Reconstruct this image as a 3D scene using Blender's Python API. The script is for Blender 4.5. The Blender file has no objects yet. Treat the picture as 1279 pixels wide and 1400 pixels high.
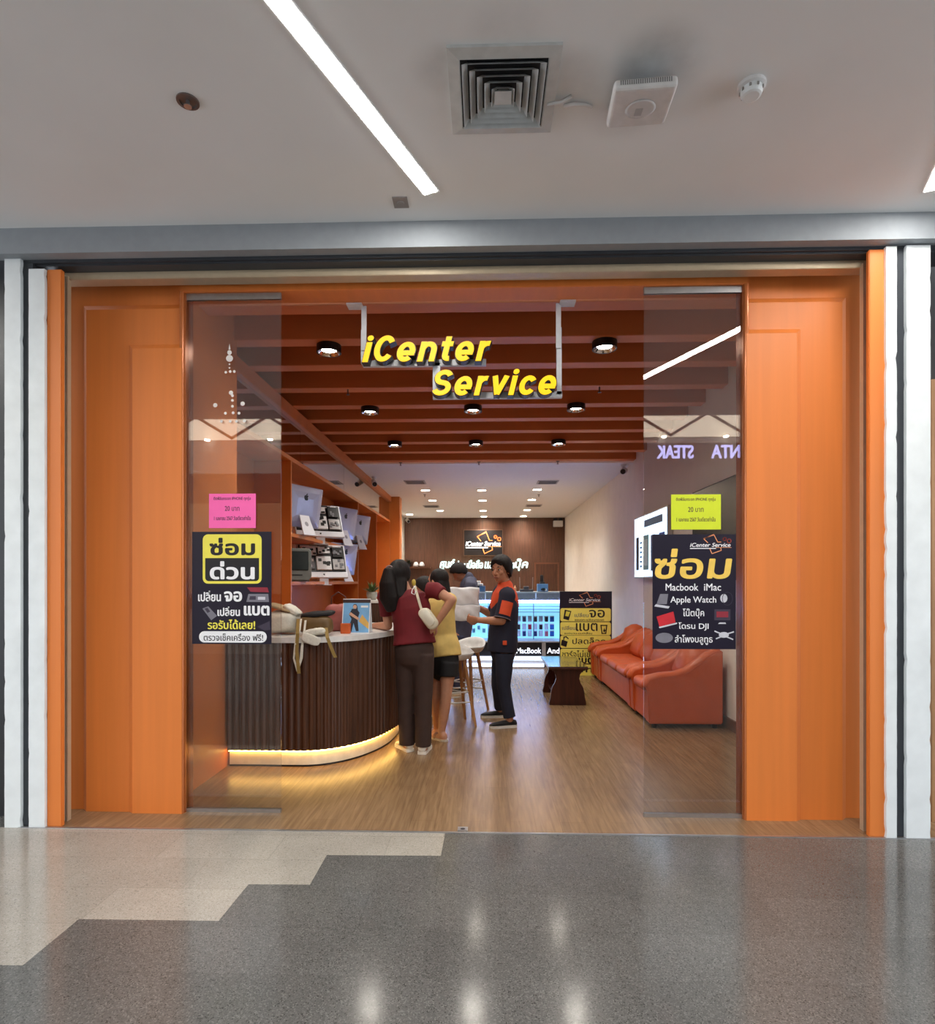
import bpy, bmesh, math, random
from mathutils import Vector, Matrix

# ------------------------------------------------------------------ camera, world, exposure
SC = bpy.context.scene
COL = SC.collection
FPX, EYE, VX, VY = 820.0, 1.45, 664.0, 795.0          # focal length in pixels, eye height, vanishing point of the shop's depth lines
TH = math.atan((VX - 639.5) / FPX)
cam = bpy.data.objects.new('camera', bpy.data.cameras.new('camera'))
COL.objects.link(cam)
cam.location = (0, 0, EYE)
cam.rotation_euler = (math.pi / 2, 0, TH)
cam.data.sensor_fit = 'HORIZONTAL'
cam.data.sensor_width = 36
cam.data.lens = 36 * FPX / 1279
cam.data.shift_y = (VY - 700) / 1279
cam.data.clip_start = .05
SC.camera = cam
SC.view_settings.view_transform = 'Standard'
SC.view_settings.look = 'None'
SC.view_settings.gamma = 1
SC.view_settings.use_curve_mapping = False
SC.view_settings.exposure = 0.17
SC.cycles.use_denoising = True
SC.cycles.max_bounces = 9
SC.cycles.transparent_max_bounces = 16
SC.cycles.sample_clamp_indirect = 6
SC.cycles.caustics_reflective = False
SC.cycles.caustics_refractive = False
W = bpy.data.worlds.new('world'); SC.world = W; W.use_nodes = True
W.node_tree.nodes['Background'].inputs[0].default_value = (.86, .92, 1, 1)
W.node_tree.nodes['Background'].inputs[1].default_value = 3.15
MALL_STRIP, DOWN_W, REAR_W, LED_W = 74.0, 58.0, 100.0, 6.0   # lamp strengths

def ray(px, py):
    u = (px - 639.5) / FPX; v = (VY - py) / FPX
    return Vector((-math.sin(TH) + math.cos(TH) * u, math.cos(TH) + math.sin(TH) * u, v))
def P(px, py, Y):                       # photograph point -> world point at depth Y
    d = ray(px, py); t = Y / d.y
    return Vector((d.x * t, Y, EYE + d.z * t))
def PZ(px, py, z):                      # ... at height z
    d = ray(px, py); t = (z - EYE) / d.z
    return Vector((d.x * t, d.y * t, z))
def PX(px, py, X):                      # ... on the plane x = X
    d = ray(px, py); t = X / d.x
    return Vector((X, d.y * t, EYE + d.z * t))

# ------------------------------------------------------------------ materials
def lin(c):
    return tuple(((x / 255) / 12.92 if x <= 10 else ((x / 255 + .055) / 1.055) ** 2.4) for x in c) + (1,)
MATS = {}
def mat(name, rgb, rough=.5, metal=0, var=.08, scale=18, bump=0, spec=.5, stretch=(1, 1, 1), emit=0, coat=0):
    if name in MATS: return MATS[name]
    m = bpy.data.materials.new(name); m.use_nodes = True; MATS[name] = m
    nt = m.node_tree; b = nt.nodes['Principled BSDF']
    c = lin(rgb)
    tc = nt.nodes.new('ShaderNodeTexCoord'); mp = nt.nodes.new('ShaderNodeMapping')
    mp.inputs['Scale'].default_value = stretch
    n = nt.nodes.new('ShaderNodeTexNoise'); n.inputs['Scale'].default_value = scale; n.inputs['Detail'].default_value = 4
    r = nt.nodes.new('ShaderNodeValToRGB')
    r.color_ramp.elements[0].position = .3; r.color_ramp.elements[1].position = .7
    r.color_ramp.elements[0].color = tuple(x * (1 - var) for x in c[:3]) + (1,)
    r.color_ramp.elements[1].color = tuple(min(1, x * (1 + var)) for x in c[:3]) + (1,)
    nt.links.new(tc.outputs['Object'], mp.inputs[0]); nt.links.new(mp.outputs[0], n.inputs['Vector'])
    nt.links.new(n.outputs['Fac'], r.inputs[0]); nt.links.new(r.outputs[0], b.inputs['Base Color'])
    b.inputs['Roughness'].default_value = rough; b.inputs['Metallic'].default_value = metal
    b.inputs['Specular IOR Level'].default_value = spec
    if coat: b.inputs['Coat Weight'].default_value = coat; b.inputs['Coat Roughness'].default_value = .15
    if bump:
        bp = nt.nodes.new('ShaderNodeBump'); bp.inputs['Strength'].default_value = bump; bp.inputs['Distance'].default_value = .01
        nt.links.new(n.outputs['Fac'], bp.inputs['Height']); nt.links.new(bp.outputs[0], b.inputs['Normal'])
    if emit:
        nt.links.new(r.outputs[0], b.inputs['Emission Color']); b.inputs['Emission Strength'].default_value = emit
    return m
def emis(name, rgb, s, base=1.0):
    if name in MATS: return MATS[name]
    m = bpy.data.materials.new(name); m.use_nodes = True; MATS[name] = m
    b = m.node_tree.nodes['Principled BSDF']; c = lin(rgb)
    b.inputs['Base Color'].default_value = tuple(x * base for x in c[:3]) + (1,); b.inputs['Emission Color'].default_value = c; b.inputs['Emission Strength'].default_value = s
    return m
def glass(name, tint, refl=1.0, rough=.0):
    m = bpy.data.materials.new(name); m.use_nodes = True; MATS[name] = m
    nt = m.node_tree; nt.nodes.clear()
    o = nt.nodes.new('ShaderNodeOutputMaterial'); mx = nt.nodes.new('ShaderNodeMixShader')
    t = nt.nodes.new('ShaderNodeBsdfTransparent'); g = nt.nodes.new('ShaderNodeBsdfGlossy'); f = nt.nodes.new('ShaderNodeFresnel')
    mul = nt.nodes.new('ShaderNodeMath'); mul.operation = 'MULTIPLY'; mul.inputs[1].default_value = refl; mul.use_clamp = True
    f.inputs['IOR'].default_value = 1.5
    t.inputs[0].default_value = tuple(tint) + (1,); g.inputs['Roughness'].default_value = rough; g.inputs[0].default_value = (1, 1, 1, 1)
    nt.links.new(f.outputs[0], mul.inputs[0]); nt.links.new(mul.outputs[0], mx.inputs[0]); nt.links.new(t.outputs[0], mx.inputs[1]); nt.links.new(g.outputs[0], mx.inputs[2])
    nt.links.new(mx.outputs[0], o.inputs[0])
    return m

ORANGE = mat('orange_laminate', (224, 126, 54), .5, var=.05, scale=3, stretch=(6, 1, .25), bump=.02)
ORANGE2 = mat('orange_interior_laminate', (204, 116, 48), .42, var=.06, scale=4)
BEAM = mat('orange_beam', (206, 120, 66), .5, var=.07, scale=6, stretch=(.3, 1, 1))
WHITE = mat('white_paint', (226, 226, 226), .6, var=.03, scale=4)
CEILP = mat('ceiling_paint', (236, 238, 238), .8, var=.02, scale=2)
def dust_shade(m, spots):
    """dusty stains mixed with painted shade on the ceiling paint around the vent and the access point"""
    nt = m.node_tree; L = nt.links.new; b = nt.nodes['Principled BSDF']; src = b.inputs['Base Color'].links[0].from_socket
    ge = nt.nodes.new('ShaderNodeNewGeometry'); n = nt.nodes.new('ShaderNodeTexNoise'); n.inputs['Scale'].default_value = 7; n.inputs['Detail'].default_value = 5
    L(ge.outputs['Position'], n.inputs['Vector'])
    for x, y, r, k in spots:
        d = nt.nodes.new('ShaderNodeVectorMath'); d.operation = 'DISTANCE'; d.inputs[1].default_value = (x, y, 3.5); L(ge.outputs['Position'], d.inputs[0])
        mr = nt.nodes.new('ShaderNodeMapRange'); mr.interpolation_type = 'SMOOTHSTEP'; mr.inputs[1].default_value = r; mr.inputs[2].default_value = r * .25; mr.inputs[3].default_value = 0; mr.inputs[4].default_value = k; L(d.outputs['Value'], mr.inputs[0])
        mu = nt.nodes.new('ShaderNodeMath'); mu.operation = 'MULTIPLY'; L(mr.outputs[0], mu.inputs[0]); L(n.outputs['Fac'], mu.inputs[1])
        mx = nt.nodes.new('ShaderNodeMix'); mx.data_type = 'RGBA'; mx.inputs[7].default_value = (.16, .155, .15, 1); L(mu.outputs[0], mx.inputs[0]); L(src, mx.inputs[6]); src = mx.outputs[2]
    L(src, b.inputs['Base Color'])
dust_shade(CEILP, [(.68, 2.40, .24, .62), (.62, 2.62, .24, .3), (-.17, 2.40, .16, .35), (.08, 2.25, .2, .25), (.36, 2.45, .18, .4)])  # darkening mixes ceiling grime with shade put into the paint colour
PILLAR = mat('scuffed_white_paint', (228, 233, 234), .55, var=.06, scale=7, bump=.05)
DARKG = mat('dark_grey_steel', (52, 56, 62), .5, var=.12, scale=9)
BLACKM = mat('black_plastic', (16, 16, 18), .4, var=.1)
BEIGE = mat('beige_aluminium', (196, 178, 150), .4, .3, var=.05)
STEEL = mat('brushed_steel', (190, 190, 192), .3, .9, var=.05, scale=40)
CHROME = mat('chrome', (220, 220, 222), .12, 1, var=.02)
GREYW = mat('grey_soffit_paint', (146, 151, 156), .7, var=.04)
WALLR = mat('white_wall_paint', (232, 226, 216), .75, var=.03, scale=5)
NAVY = mat('poster_navy', (24, 18, 38), .35, var=.06)
YEL = mat('poster_yellow', (238, 226, 84), .45, var=.03)
WHT = mat('print_white', (240, 240, 242), .5, var=.02)
BLK = mat('print_black', (18, 16, 20), .5, var=.05)
PINK = mat('pink_paper', (250, 104, 176), .7, var=.02)
LIME = mat('yellow_green_paper', (212, 226, 40), .7, var=.02)
GLASS = glass('clear_glass', (.93, .915, .89), 1.7)
CASEG = glass('case_glass', (.95, .98, .98), .8)

# terrazzo: chips in a grey ground with thin tile joints
def terrazzo(name, a, b, c, joint, chip=.74):
    m = bpy.data.materials.new(name); m.use_nodes = True; MATS[name] = m
    nt = m.node_tree; p = nt.nodes['Principled BSDF']
    tc = nt.nodes.new('ShaderNodeTexCoord')
    v = nt.nodes.new('ShaderNodeTexVoronoi'); v.inputs['Scale'].default_value = 230
    r = nt.nodes.new('ShaderNodeValToRGB'); r.color_ramp.interpolation = 'CONSTANT'
    sep = nt.nodes.new('ShaderNodeSeparateColor')
    e = r.color_ramp.elements; e[0].color = lin(a); e[1].position = .45; e[1].color = lin(b)
    x = e.new(.82); x.color = lin(c); x = e.new(.93); x.color = lin(tuple(int(q * chip) for q in a))
    n = nt.nodes.new('ShaderNodeTexNoise'); n.inputs['Scale'].default_value = 1.3; n.inputs['Detail'].default_value = 5
    mx = nt.nodes.new('ShaderNodeMix'); mx.data_type = 'RGBA'; mx.blend_type = 'MULTIPLY'; mx.inputs[0].default_value = .5
    br = nt.nodes.new('ShaderNodeTexBrick'); br.inputs['Scale'].default_value = 1; br.inputs['Mortar Size'].default_value = .004
    br.inputs['Brick Width'].default_value = .6; br.inputs['Row Height'].default_value = .302; br.offset = .5
    mp = nt.nodes.new('ShaderNodeMapping'); mp.inputs['Location'].default_value = (.236 + .6, -.076, 0)
    for i in (1, 2): br.inputs[i].default_value = (1, 1, 1, 1)
    br.inputs[2].default_value = (.86, .86, .86, 1)
    br.inputs[3].default_value = (joint, joint, joint, 1)
    m2 = nt.nodes.new('ShaderNodeMix'); m2.data_type = 'RGBA'; m2.blend_type = 'MULTIPLY'; m2.inputs[0].default_value = 1
    L = nt.links.new
    L(tc.outputs['Object'], v.inputs['Vector']); L(v.outputs['Color'], sep.inputs[0]); L(sep.outputs[0], r.inputs[0])
    L(tc.outputs['Object'], n.inputs['Vector']); L(r.outputs[0], mx.inputs[6]); L(n.outputs['Fac'], mx.inputs[7])
    L(tc.outputs['Object'], mp.inputs[0]); L(mp.outputs[0], br.inputs['Vector']); L(mx.outputs[2], m2.inputs[6]); L(br.outputs[0], m2.inputs[7])
    L(m2.outputs[2], p.inputs['Base Color'])
    mr = nt.nodes.new('ShaderNodeMapRange'); mr.inputs[3].default_value = .09; mr.inputs[4].default_value = .2
    L(n.outputs['Fac'], mr.inputs[0]); L(mr.outputs[0], p.inputs['Roughness'])
    bp = nt.nodes.new('ShaderNodeBump'); bp.inputs['Strength'].default_value = .05; bp.inputs['Distance'].default_value = .002
    n2 = nt.nodes.new('ShaderNodeTexNoise'); n2.inputs['Scale'].default_value = 60; L(tc.outputs['Object'], n2.inputs['Vector'])
    L(n2.outputs['Fac'], bp.inputs['Height']); L(bp.outputs[0], p.inputs['Normal'])
    return m
TZ_D = terrazzo('dark_terrazzo', (106, 105, 101), (118, 116, 112), (136, 134, 129), .86)
TZ_L = terrazzo('light_terrazzo', (188, 180, 166), (195, 187, 174), (206, 198, 186), .82, .86)

def wood(name, a, b, axis, width=.15, rough=.35, gscale=6, length=1.2, mortar=.002):
    m = bpy.data.materials.new(name); m.use_nodes = True; MATS[name] = m
    nt = m.node_tree; p = nt.nodes['Principled BSDF']; L = nt.links.new
    tc = nt.nodes.new('ShaderNodeTexCoord'); mp = nt.nodes.new('ShaderNodeMapping')
    st = {'x': (.06, 1, 1), 'y': (1, .06, 1), 'z': (1, 1, .06)}[axis]
    mp.inputs['Scale'].default_value = st
    n = nt.nodes.new('ShaderNodeTexNoise'); n.inputs['Scale'].default_value = gscale * 6; n.inputs['Detail'].default_value = 6; n.inputs['Distortion'].default_value = .6
    r = nt.nodes.new('ShaderNodeValToRGB'); r.color_ramp.elements[0].position = .32; r.color_ramp.elements[1].position = .68
    r.color_ramp.elements[0].color = lin(a); r.color_ramp.elements[1].color = lin(b)
    L(tc.outputs['Object'], mp.inputs[0]); L(mp.outputs[0], n.inputs['Vector']); L(n.outputs['Fac'], r.inputs[0])
    out = r.outputs[0]
    if axis == 'y' and mortar:
        mp2 = nt.nodes.new('ShaderNodeMapping'); mp2.inputs['Rotation'].default_value = (0, 0, math.pi / 2)
        br = nt.nodes.new('ShaderNodeTexBrick'); br.inputs['Scale'].default_value = 1; br.inputs['Mortar Size'].default_value = mortar
        br.inputs['Brick Width'].default_value = length; br.inputs['Row Height'].default_value = width
        br.inputs[1].default_value = (1, 1, 1, 1); br.inputs[2].default_value = (.86, .86, .86, 1); br.inputs[3].default_value = (.72, .68, .62, 1)
        m2 = nt.nodes.new('ShaderNodeMix'); m2.data_type = 'RGBA'; m2.blend_type = 'MULTIPLY'; m2.inputs[0].default_value = .8
        L(tc.outputs['Object'], mp2.inputs[0]); L(mp2.outputs[0], br.inputs['Vector']); L(out, m2.inputs[6]); L(br.outputs[0], m2.inputs[7]); out = m2.outputs[2]
    L(out, p.inputs['Base Color']); p.inputs['Roughness'].default_value = rough
    return m
FLOORW = wood('vinyl_plank', (126, 98, 70), (152, 121, 88), 'y', rough=.27, gscale=9)
WALNUT = wood('dark_walnut_slat', (60, 33, 18), (86, 50, 28), 'z', rough=.45)
BACKW = wood('walnut_wall', (74, 46, 32), (98, 64, 46), 'z', rough=.5)
TABLEW = wood('mahogany', (52, 22, 16), (78, 36, 24), 'z', rough=.28)
BEECH = wood('beech_leg', (168, 118, 72), (190, 140, 92), 'z', rough=.4)
LATTICE = wood('lattice_wood', (158, 116, 76), (182, 138, 94), 'z', rough=.5)

# ------------------------------------------------------------------ mesh building
ORG = {}
def origin_of(o):
    while o.parent: o = o.parent
    return ORG.get(o.name, Vector((0, 0, 0)))
class MB:
    """collects shapes in world coordinates, links them as one mesh object"""
    def __init__(s): s.v = []; s.f = []; s.m = []; s.cur = 0; s.sm = []; s.smooth = False
    def add(s, vs, fs):
        b = len(s.v); s.v += [Vector(x) for x in vs]
        for f in fs: s.f.append(tuple(b + i for i in f)); s.m.append(s.cur); s.sm.append(s.smooth)
        return s
    def box(s, x0, y0, z0, x1, y1, z1, rot=0, c=None):
        x0, x1 = sorted((x0, x1)); y0, y1 = sorted((y0, y1)); z0, z1 = sorted((z0, z1))
        vs = [Vector(p) for p in ((x0, y0, z0), (x1, y0, z0), (x1, y1, z0), (x0, y1, z0), (x0, y0, z1), (x1, y0, z1), (x1, y1, z1), (x0, y1, z1))]
        if rot:
            c = c or Vector(((x0 + x1) / 2, (y0 + y1) / 2, 0)); R = Matrix.Rotation(rot, 3, 'Z')
            vs = [R @ (v - Vector((c[0], c[1], 0))) + Vector((c[0], c[1], 0)) for v in vs]
        return s.add(vs, [(3, 2, 1, 0), (4, 5, 6, 7), (0, 1, 5, 4), (1, 2, 6, 5), (2, 3, 7, 6), (3, 0, 4, 7)])
    def rbox(s, x0, y0, z0, x1, y1, z1, r=.01, seg=2, M=None):
        bm = bmesh.new(); bmesh.ops.create_cube(bm, size=1)
        for v in bm.verts: v.co = Vector(((x0 + x1) / 2 + v.co.x * abs(x1 - x0), (y0 + y1) / 2 + v.co.y * abs(y1 - y0), (z0 + z1) / 2 + v.co.z * abs(z1 - z0)))
        r = min(r, .49 * min(abs(x1 - x0), abs(y1 - y0), abs(z1 - z0)))
        bmesh.ops.bevel(bm, geom=bm.edges[:], offset=r, segments=seg, affect='EDGES', profile=.5)
        bm.verts.index_update()
        vs = [(M @ v.co if M else v.co.copy()) for v in bm.verts]; fs = [tuple(v.index for v in f.verts) for f in bm.faces]; bm.free()
        return s.add(vs, fs)
    def frame_box(s, O, U, V, N, u0, v0, n0, u1, v1, n1):
        vs = [O + U * a + V * b + N * c for a, b, c in ((u0, v0, n0), (u1, v0, n0), (u1, v1, n0), (u0, v1, n0), (u0, v0, n1), (u1, v0, n1), (u1, v1, n1), (u0, v1, n1))]
        return s.add(vs, [(3, 2, 1, 0), (4, 5, 6, 7), (0, 1, 5, 4), (1, 2, 6, 5), (2, 3, 7, 6), (3, 0, 4, 7)])
    def prism(s, pts, O, U, V, N, n0, n1):
        k = len(pts); vs = [O + U * a + V * b + N * n0 for a, b in pts] + [O + U * a + V * b + N * n1 for a, b in pts]
        return s.add(vs, [tuple(reversed(range(k))), tuple(range(k, 2 * k))] + [(i, (i + 1) % k, k + (i + 1) % k, k + i) for i in range(k)])
    def loft(s, rings, cap=True, closed=True):
        k = len(rings[0]); vs = [p for r in rings for p in r]; fs = []
        for j in range(len(rings) - 1):
            for i in range(k if closed else k - 1): fs.append((j * k + i, j * k + (i + 1) % k, (j + 1) * k + (i + 1) % k, (j + 1) * k + i))
        if cap: fs += [tuple(reversed(range(k))), tuple(range((len(rings) - 1) * k, len(rings) * k))]
        return s.add(vs, fs)
    def tube(s, pts, rad, n=12, side=None, caps=0):
        """tube along pts; rad: number, list, or list of (ru, rv) with side giving the ru direction"""
        pts = [Vector(p) for p in pts]
        if not isinstance(rad, (list, tuple)): rad = [rad] * len(pts)
        rad = [(r, r) if not isinstance(r, (list, tuple)) else r for r in rad]
        rings = []; u = None
        for i, p in enumerate(pts):
            t = (pts[min(i + 1, len(pts) - 1)] - pts[max(i - 1, 0)])
            t = t.normalized() if t.length > 1e-9 else Vector((0, 0, 1))
            if side is not None:
                sd = Vector(side[i] if isinstance(side, list) else side); u = sd - t * sd.dot(t)
            elif u is None:
                a = Vector((1, 0, 0)) if abs(t.x) < .8 else Vector((0, 1, 0)); u = a - t * a.dot(t)
            else: u = u - t * u.dot(t)
            u.normalize(); v = t.cross(u)
            R = lambda c, k: [c + u * (k * rad[i][0] * math.cos(2 * math.pi * j / n)) + v * (k * rad[i][1] * math.sin(2 * math.pi * j / n)) for j in range(n)]
            rr = min(rad[i])
            if caps and i == 0:
                for a in (80, 55, 28): rings.append(R(p - t * rr * math.sin(math.radians(a)), math.cos(math.radians(a))))
            rings.append(R(p, 1))
            if caps and i == len(pts) - 1:
                for a in (28, 55, 80): rings.append(R(p + t * rr * math.sin(math.radians(a)), math.cos(math.radians(a))))
        return s.loft(rings)
    def lathe(s, prof, c, n=24, axis=(0, 0, 1), cap=True):
        ax = Vector(axis).normalized(); a = Vector((1, 0, 0)) if abs(ax.x) < .8 else Vector((0, 1, 0))
        u = (a - ax * a.dot(ax)).normalized(); v = ax.cross(u); c = Vector(c)
        return s.loft([[c + ax * h + (u * math.cos(2 * math.pi * j / n) + v * math.sin(2 * math.pi * j / n)) * max(r, 1e-4) for j in range(n)] for r, h in prof], cap=cap)
    def ball(s, c, r, n=12, M=None):
        r = r if isinstance(r, (list, tuple, Vector)) else (r, r, r); c = Vector(c); rings = []
        for i in range(1, n):
            a = math.pi * i / n
            ring = [Vector((r[0] * math.sin(a) * math.cos(2 * math.pi * j / (2 * n)), r[1] * math.sin(a) * math.sin(2 * math.pi * j / (2 * n)), -r[2] * math.cos(a))) for j in range(2 * n)]
            rings.append([c + (M @ p if M else p) for p in ring])
        return s.loft(rings)
    def quad(s, a, b, c, d): return s.add([a, b, c, d], [(0, 1, 2, 3)])
    def build(s, name, m, parent=None, smooth=False, local=False, fix=True, bevel=0):
        me = bpy.data.meshes.new(name); o = bpy.data.objects.new(name, me); COL.objects.link(o)
        off = Vector((0, 0, 0))
        if parent is not None:
            o.parent = parent
            if not local: off = origin_of(parent)
        elif not local and s.v:
            lo = [min(v[i] for v in s.v) for i in range(3)]; hi = [max(v[i] for v in s.v) for i in range(3)]
            off = Vector(((lo[0] + hi[0]) / 2, (lo[1] + hi[1]) / 2, lo[2])); o.location = off; ORG[o.name] = off
        me.from_pydata([tuple(v - off) for v in s.v], [], s.f)
        for mm in (m if isinstance(m, list) else [m]): me.materials.append(mm)
        me.polygons.foreach_set('material_index', s.m)
        me.polygons.foreach_set('use_smooth', [bool(smooth or q) for q in s.sm])
        if fix:
            bm = bmesh.new(); bm.from_mesh(me); bmesh.ops.recalc_face_normals(bm, faces=bm.faces[:])
            if bevel: bmesh.ops.bevel(bm, geom=[e for e in bm.edges if len(e.link_faces) == 2 and e.calc_face_angle(0) > .6], offset=bevel, segments=2, affect='EDGES')
            bm.to_mesh(me); bm.free()
        me.update()
        return o
def tag(o, label=None, cat=None, group=None, kind=None):
    if label: o['label'] = label
    if cat: o['category'] = cat
    if group: o['group'] = group
    if kind: o['kind'] = kind
    return o
def thing(name, label, cat, loc=(0, 0, 0), rz=0, group=None):
    o = bpy.data.objects.new(name, None); COL.objects.link(o); o.location = loc; o.rotation_euler = (0, 0, rz)
    o.empty_display_size = .1; ORG[o.name] = Vector(loc)
    return tag(o, label, cat, group)
def struct(name, mb, m, **k): return tag(mb.build(name, m, **k), kind='structure')
def copy_tree(o, parent=None):
    c = o.copy(); COL.objects.link(c)
    if parent is not None: c.parent = parent
    for ch in list(o.children): copy_tree(ch, c)
    return c
def dup(root, loc, label, rz=None):
    c = copy_tree(root); c.location = loc; ORG[c.name] = Vector(loc); c['label'] = label
    if rz is not None: c.rotation_euler = (0, 0, rz)
    return c
def lamp(name, kind, loc, energy, color=(1, 1, 1), parent=None, rot=(0, 0, 0), **k):
    d = bpy.data.lights.new(name, kind); d.energy = energy; d.color = color
    for a, b in k.items(): setattr(d, a, b)
    o = bpy.data.objects.new(name, d); COL.objects.link(o); o.location = loc; o.rotation_euler = rot
    if parent is not None: o.parent = parent; o.location = Vector(loc) - origin_of(parent)
    return o
X_, Y_, Z_ = Vector((1, 0, 0)), Vector((0, 1, 0)), Vector((0, 0, 1))
TXT = {}
def glyphs(s, shear=0, offset=0, extrude=0, res=3, spacing=1.0):
    key = (s, shear, offset, extrude, res, spacing)
    if key in TXT: return TXT[key]
    c = bpy.data.curves.new('t', 'FONT'); c.body = s; c.shear = shear; c.offset = offset; c.extrude = extrude; c.resolution_u = res; c.space_character = spacing
    o = bpy.data.objects.new('t', c); COL.objects.link(o)
    dg = bpy.context.evaluated_depsgraph_get(); dg.update()
    m = bpy.data.meshes.new_from_object(o.evaluated_get(dg))
    r = ([v.co.copy() for v in m.vertices], [tuple(p.vertices) for p in m.polygons])
    bpy.data.objects.remove(o); bpy.data.curves.remove(c); bpy.data.meshes.remove(m)
    TXT[key] = r; return r
def write(s, m, parent, O, U, V, N, u0, v0, u1, v1, lift=.0012, bold=0, shear=0, name='lettering', mb=None, fitw=True):
    """flat lettering s fitted into the box (u0,v0)-(u1,v1) of the plane O,U,V"""
    vs, fs = glyphs(s, shear)
    x0 = min(v.x for v in vs); x1 = max(v.x for v in vs); y0 = min(v.y for v in vs); y1 = max(v.y for v in vs)
    sx = (u1 - u0) / (x1 - x0); sy = (v1 - v0) / (y1 - y0)
    own = mb is None; mb = mb or MB()
    nb = 10 if bold > .003 else 4
    offs = [(0, 0)] if not bold else [(0, 0)] + [(bold * math.cos(2 * math.pi * q / nb), .7 * bold * math.sin(2 * math.pi * q / nb)) for q in range(nb)]
    for k, (a, b) in enumerate(offs):
        mb.add([O + U * (u0 + a + (v.x - x0) * sx) + V * (v0 + b + (v.y - y0) * sy) + N * (lift + k * .00004) for v in vs], fs)
    return mb.build(name, m, parent, fix=False) if own else mb
def rrect(u0, v0, u1, v1, r, k=5):
    pts = []
    for cx, cy, a0 in ((u1 - r, v1 - r, 0), (u0 + r, v1 - r, 90), (u0 + r, v0 + r, 180), (u1 - r, v0 + r, 270)):
        for i in range(k + 1):
            a = math.radians(a0 + 90 * i / k); pts.append((cx + r * math.cos(a), cy + r * math.sin(a)))
    return pts
def stroke(mb, pts, w, O, U, V, N, n0, n1, close=False):
    """flat polyline of width w in the plane"""
    pts = list(pts) + ([pts[0]] if close else [])
    for (a, b), (c, d) in zip(pts, pts[1:]):
        L = math.hypot(c - a, d - b) or 1; px, py = -(d - b) / L * w / 2, (c - a) / L * w / 2; ex, ey = (c - a) / L * w / 2, (d - b) / L * w / 2
        mb.prism([(a - ex + px, b - ey + py), (a - ex - px, b - ey - py), (c + ex - px, d + ey - py), (c + ex + px, d + ey + py)], O, U, V, N, n0, n1)
def circ(cx, cy, r, k=14, ry=None): return [(cx + r * math.cos(2 * math.pi * i / k), cy + (ry or r) * math.sin(2 * math.pi * i / k)) for i in range(k)]
# ================================================================== THE MALL CORRIDOR AND THE SHOP SHELL
ZC = 3.5                                    # corridor ceiling
TY = P(660, 1139.5, 1).y * 0 + 3.456        # depth of the threshold
XL, XR, XC = -2.03, 2.40, -2.17             # shop's left wall, right wall, cabinet fronts
YB, ZREAR = 18.2, 3.38

mb = MB()
Q = lambda px, py: tuple(PZ(px, py, 0))[:2]
STEP = [(Q(31, 1320)[0], Q(31, 1320)[1]), Q(108, 1256.5), Q(299, 1259), Q(340, 1209), Q(424, 1209.5), Q(447, 1169), Q(603, 1170)]
STEP = [(-6, STEP[0][1])] + STEP + [(STEP[-1][0] + .004, TY)]
LT = STEP + [(-6, TY)]
def poly_floor(m, pts, k, z=0):
    m.cur = k; b = len(m.v); m.v += [Vector((x, y, z)) for x, y in pts]; m.f.append(tuple(range(b, b + len(pts)))); m.m.append(k); m.sm.append(False)
DK = [(-9, -6), (9, -6), (9, TY)] + STEP[::-1] + [(-6, TY), (-9, TY)]
poly_floor(mb, DK, 0); poly_floor(mb, LT, 1)
fl = struct('floor', mb, [TZ_D, TZ_L], fix=True)
fl.location = (0, 0, 0)
for v in fl.data.vertices: v.co += ORG[fl.name]
for p in fl.data.polygons:
    if p.normal.z < 0: p.flip()
mb = MB(); mb.box(-2.75, TY, -.1, 2.75, YB, 0.0)
wf = struct('floor', mb, FLOORW)
mb = MB(); mb.box(-9, TY, -.1, -2.75, 4.2, 0); mb.box(2.75, TY, -.1, 9, 4.2, 0); struct('floor', mb, TZ_D)
mb = MB(); mb.box(-2.75, TY - .008, -.02, 2.72, TY + .01, .004); struct('trim_1', mb, STEEL)

mb = MB(); mb.box(-9, -.02, ZC, 9, 3.44, ZC + .1)
mb.box(-9, -.02, ZC + .1, 9, .08, 5.0)
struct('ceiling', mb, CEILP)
# crossing grooves on the high ceiling's lower band, seen again in the glass
mb = MB(); mb.box(-9, 3.40, 3.352, 9, 3.47, 3.62); struct('trim_2', mb, GREYW)
mb = MB(); mb.box(-2.78, 3.49, 3.325, 2.72, 3.66, 3.6); mb.box(-2.74, 3.47, 3.335, 2.70, 3.50, 3.6); struct('trim_3', mb, DARKG, bevel=.004)

# facade: orange stepped panels either side of the opening, header above
def slab(mb, x0, x1, z0, z1, yb, yf, chL=0, chR=0, chT=0):
    back = [Vector((x0, yb, z0)), Vector((x1, yb, z0)), Vector((x1, yb, z1)), Vector((x0, yb, z1))]
    fr = [Vector((x0 + chL, yf, z0)), Vector((x1 - chR, yf, z0)), Vector((x1 - chR, yf, z1 - chT)), Vector((x0 + chL, yf, z1 - chT))]
    mb.loft([back, fr])
y0 = 3.70
xl = lambda px, py=760: P(px, py, y0).x
zl = lambda px, py: P(px, py, y0).z
OPL, OPR = xl(250), xl(1020)
HB = 3.262                                                    # header underside
mb = MB()
slab(mb, xl(76), OPL, 0, 3.33, 3.80, 3.745)
slab(mb, xl(108), OPL, 0, zl(108, 414), 3.745, 3.710, .04, 0, .04)
slab(mb, xl(176), OPL, 0, zl(176, 471), 3.710, 3.686, .032, 0, .032)
struct('wall_front_left', mb, ORANGE)
mb = MB()
slab(mb, OPR, xl(1197), 0, 3.33, 3.80, 3.745)
slab(mb, OPR, xl(1163), 0, zl(1163, 402), 3.745, 3.710, 0, .04, .04)
slab(mb, OPR, xl(1096), 0, zl(1096, 449), 3.710, 3.686, 0, .032, .032)
struct('wall_front_right', mb, ORANGE)
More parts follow.
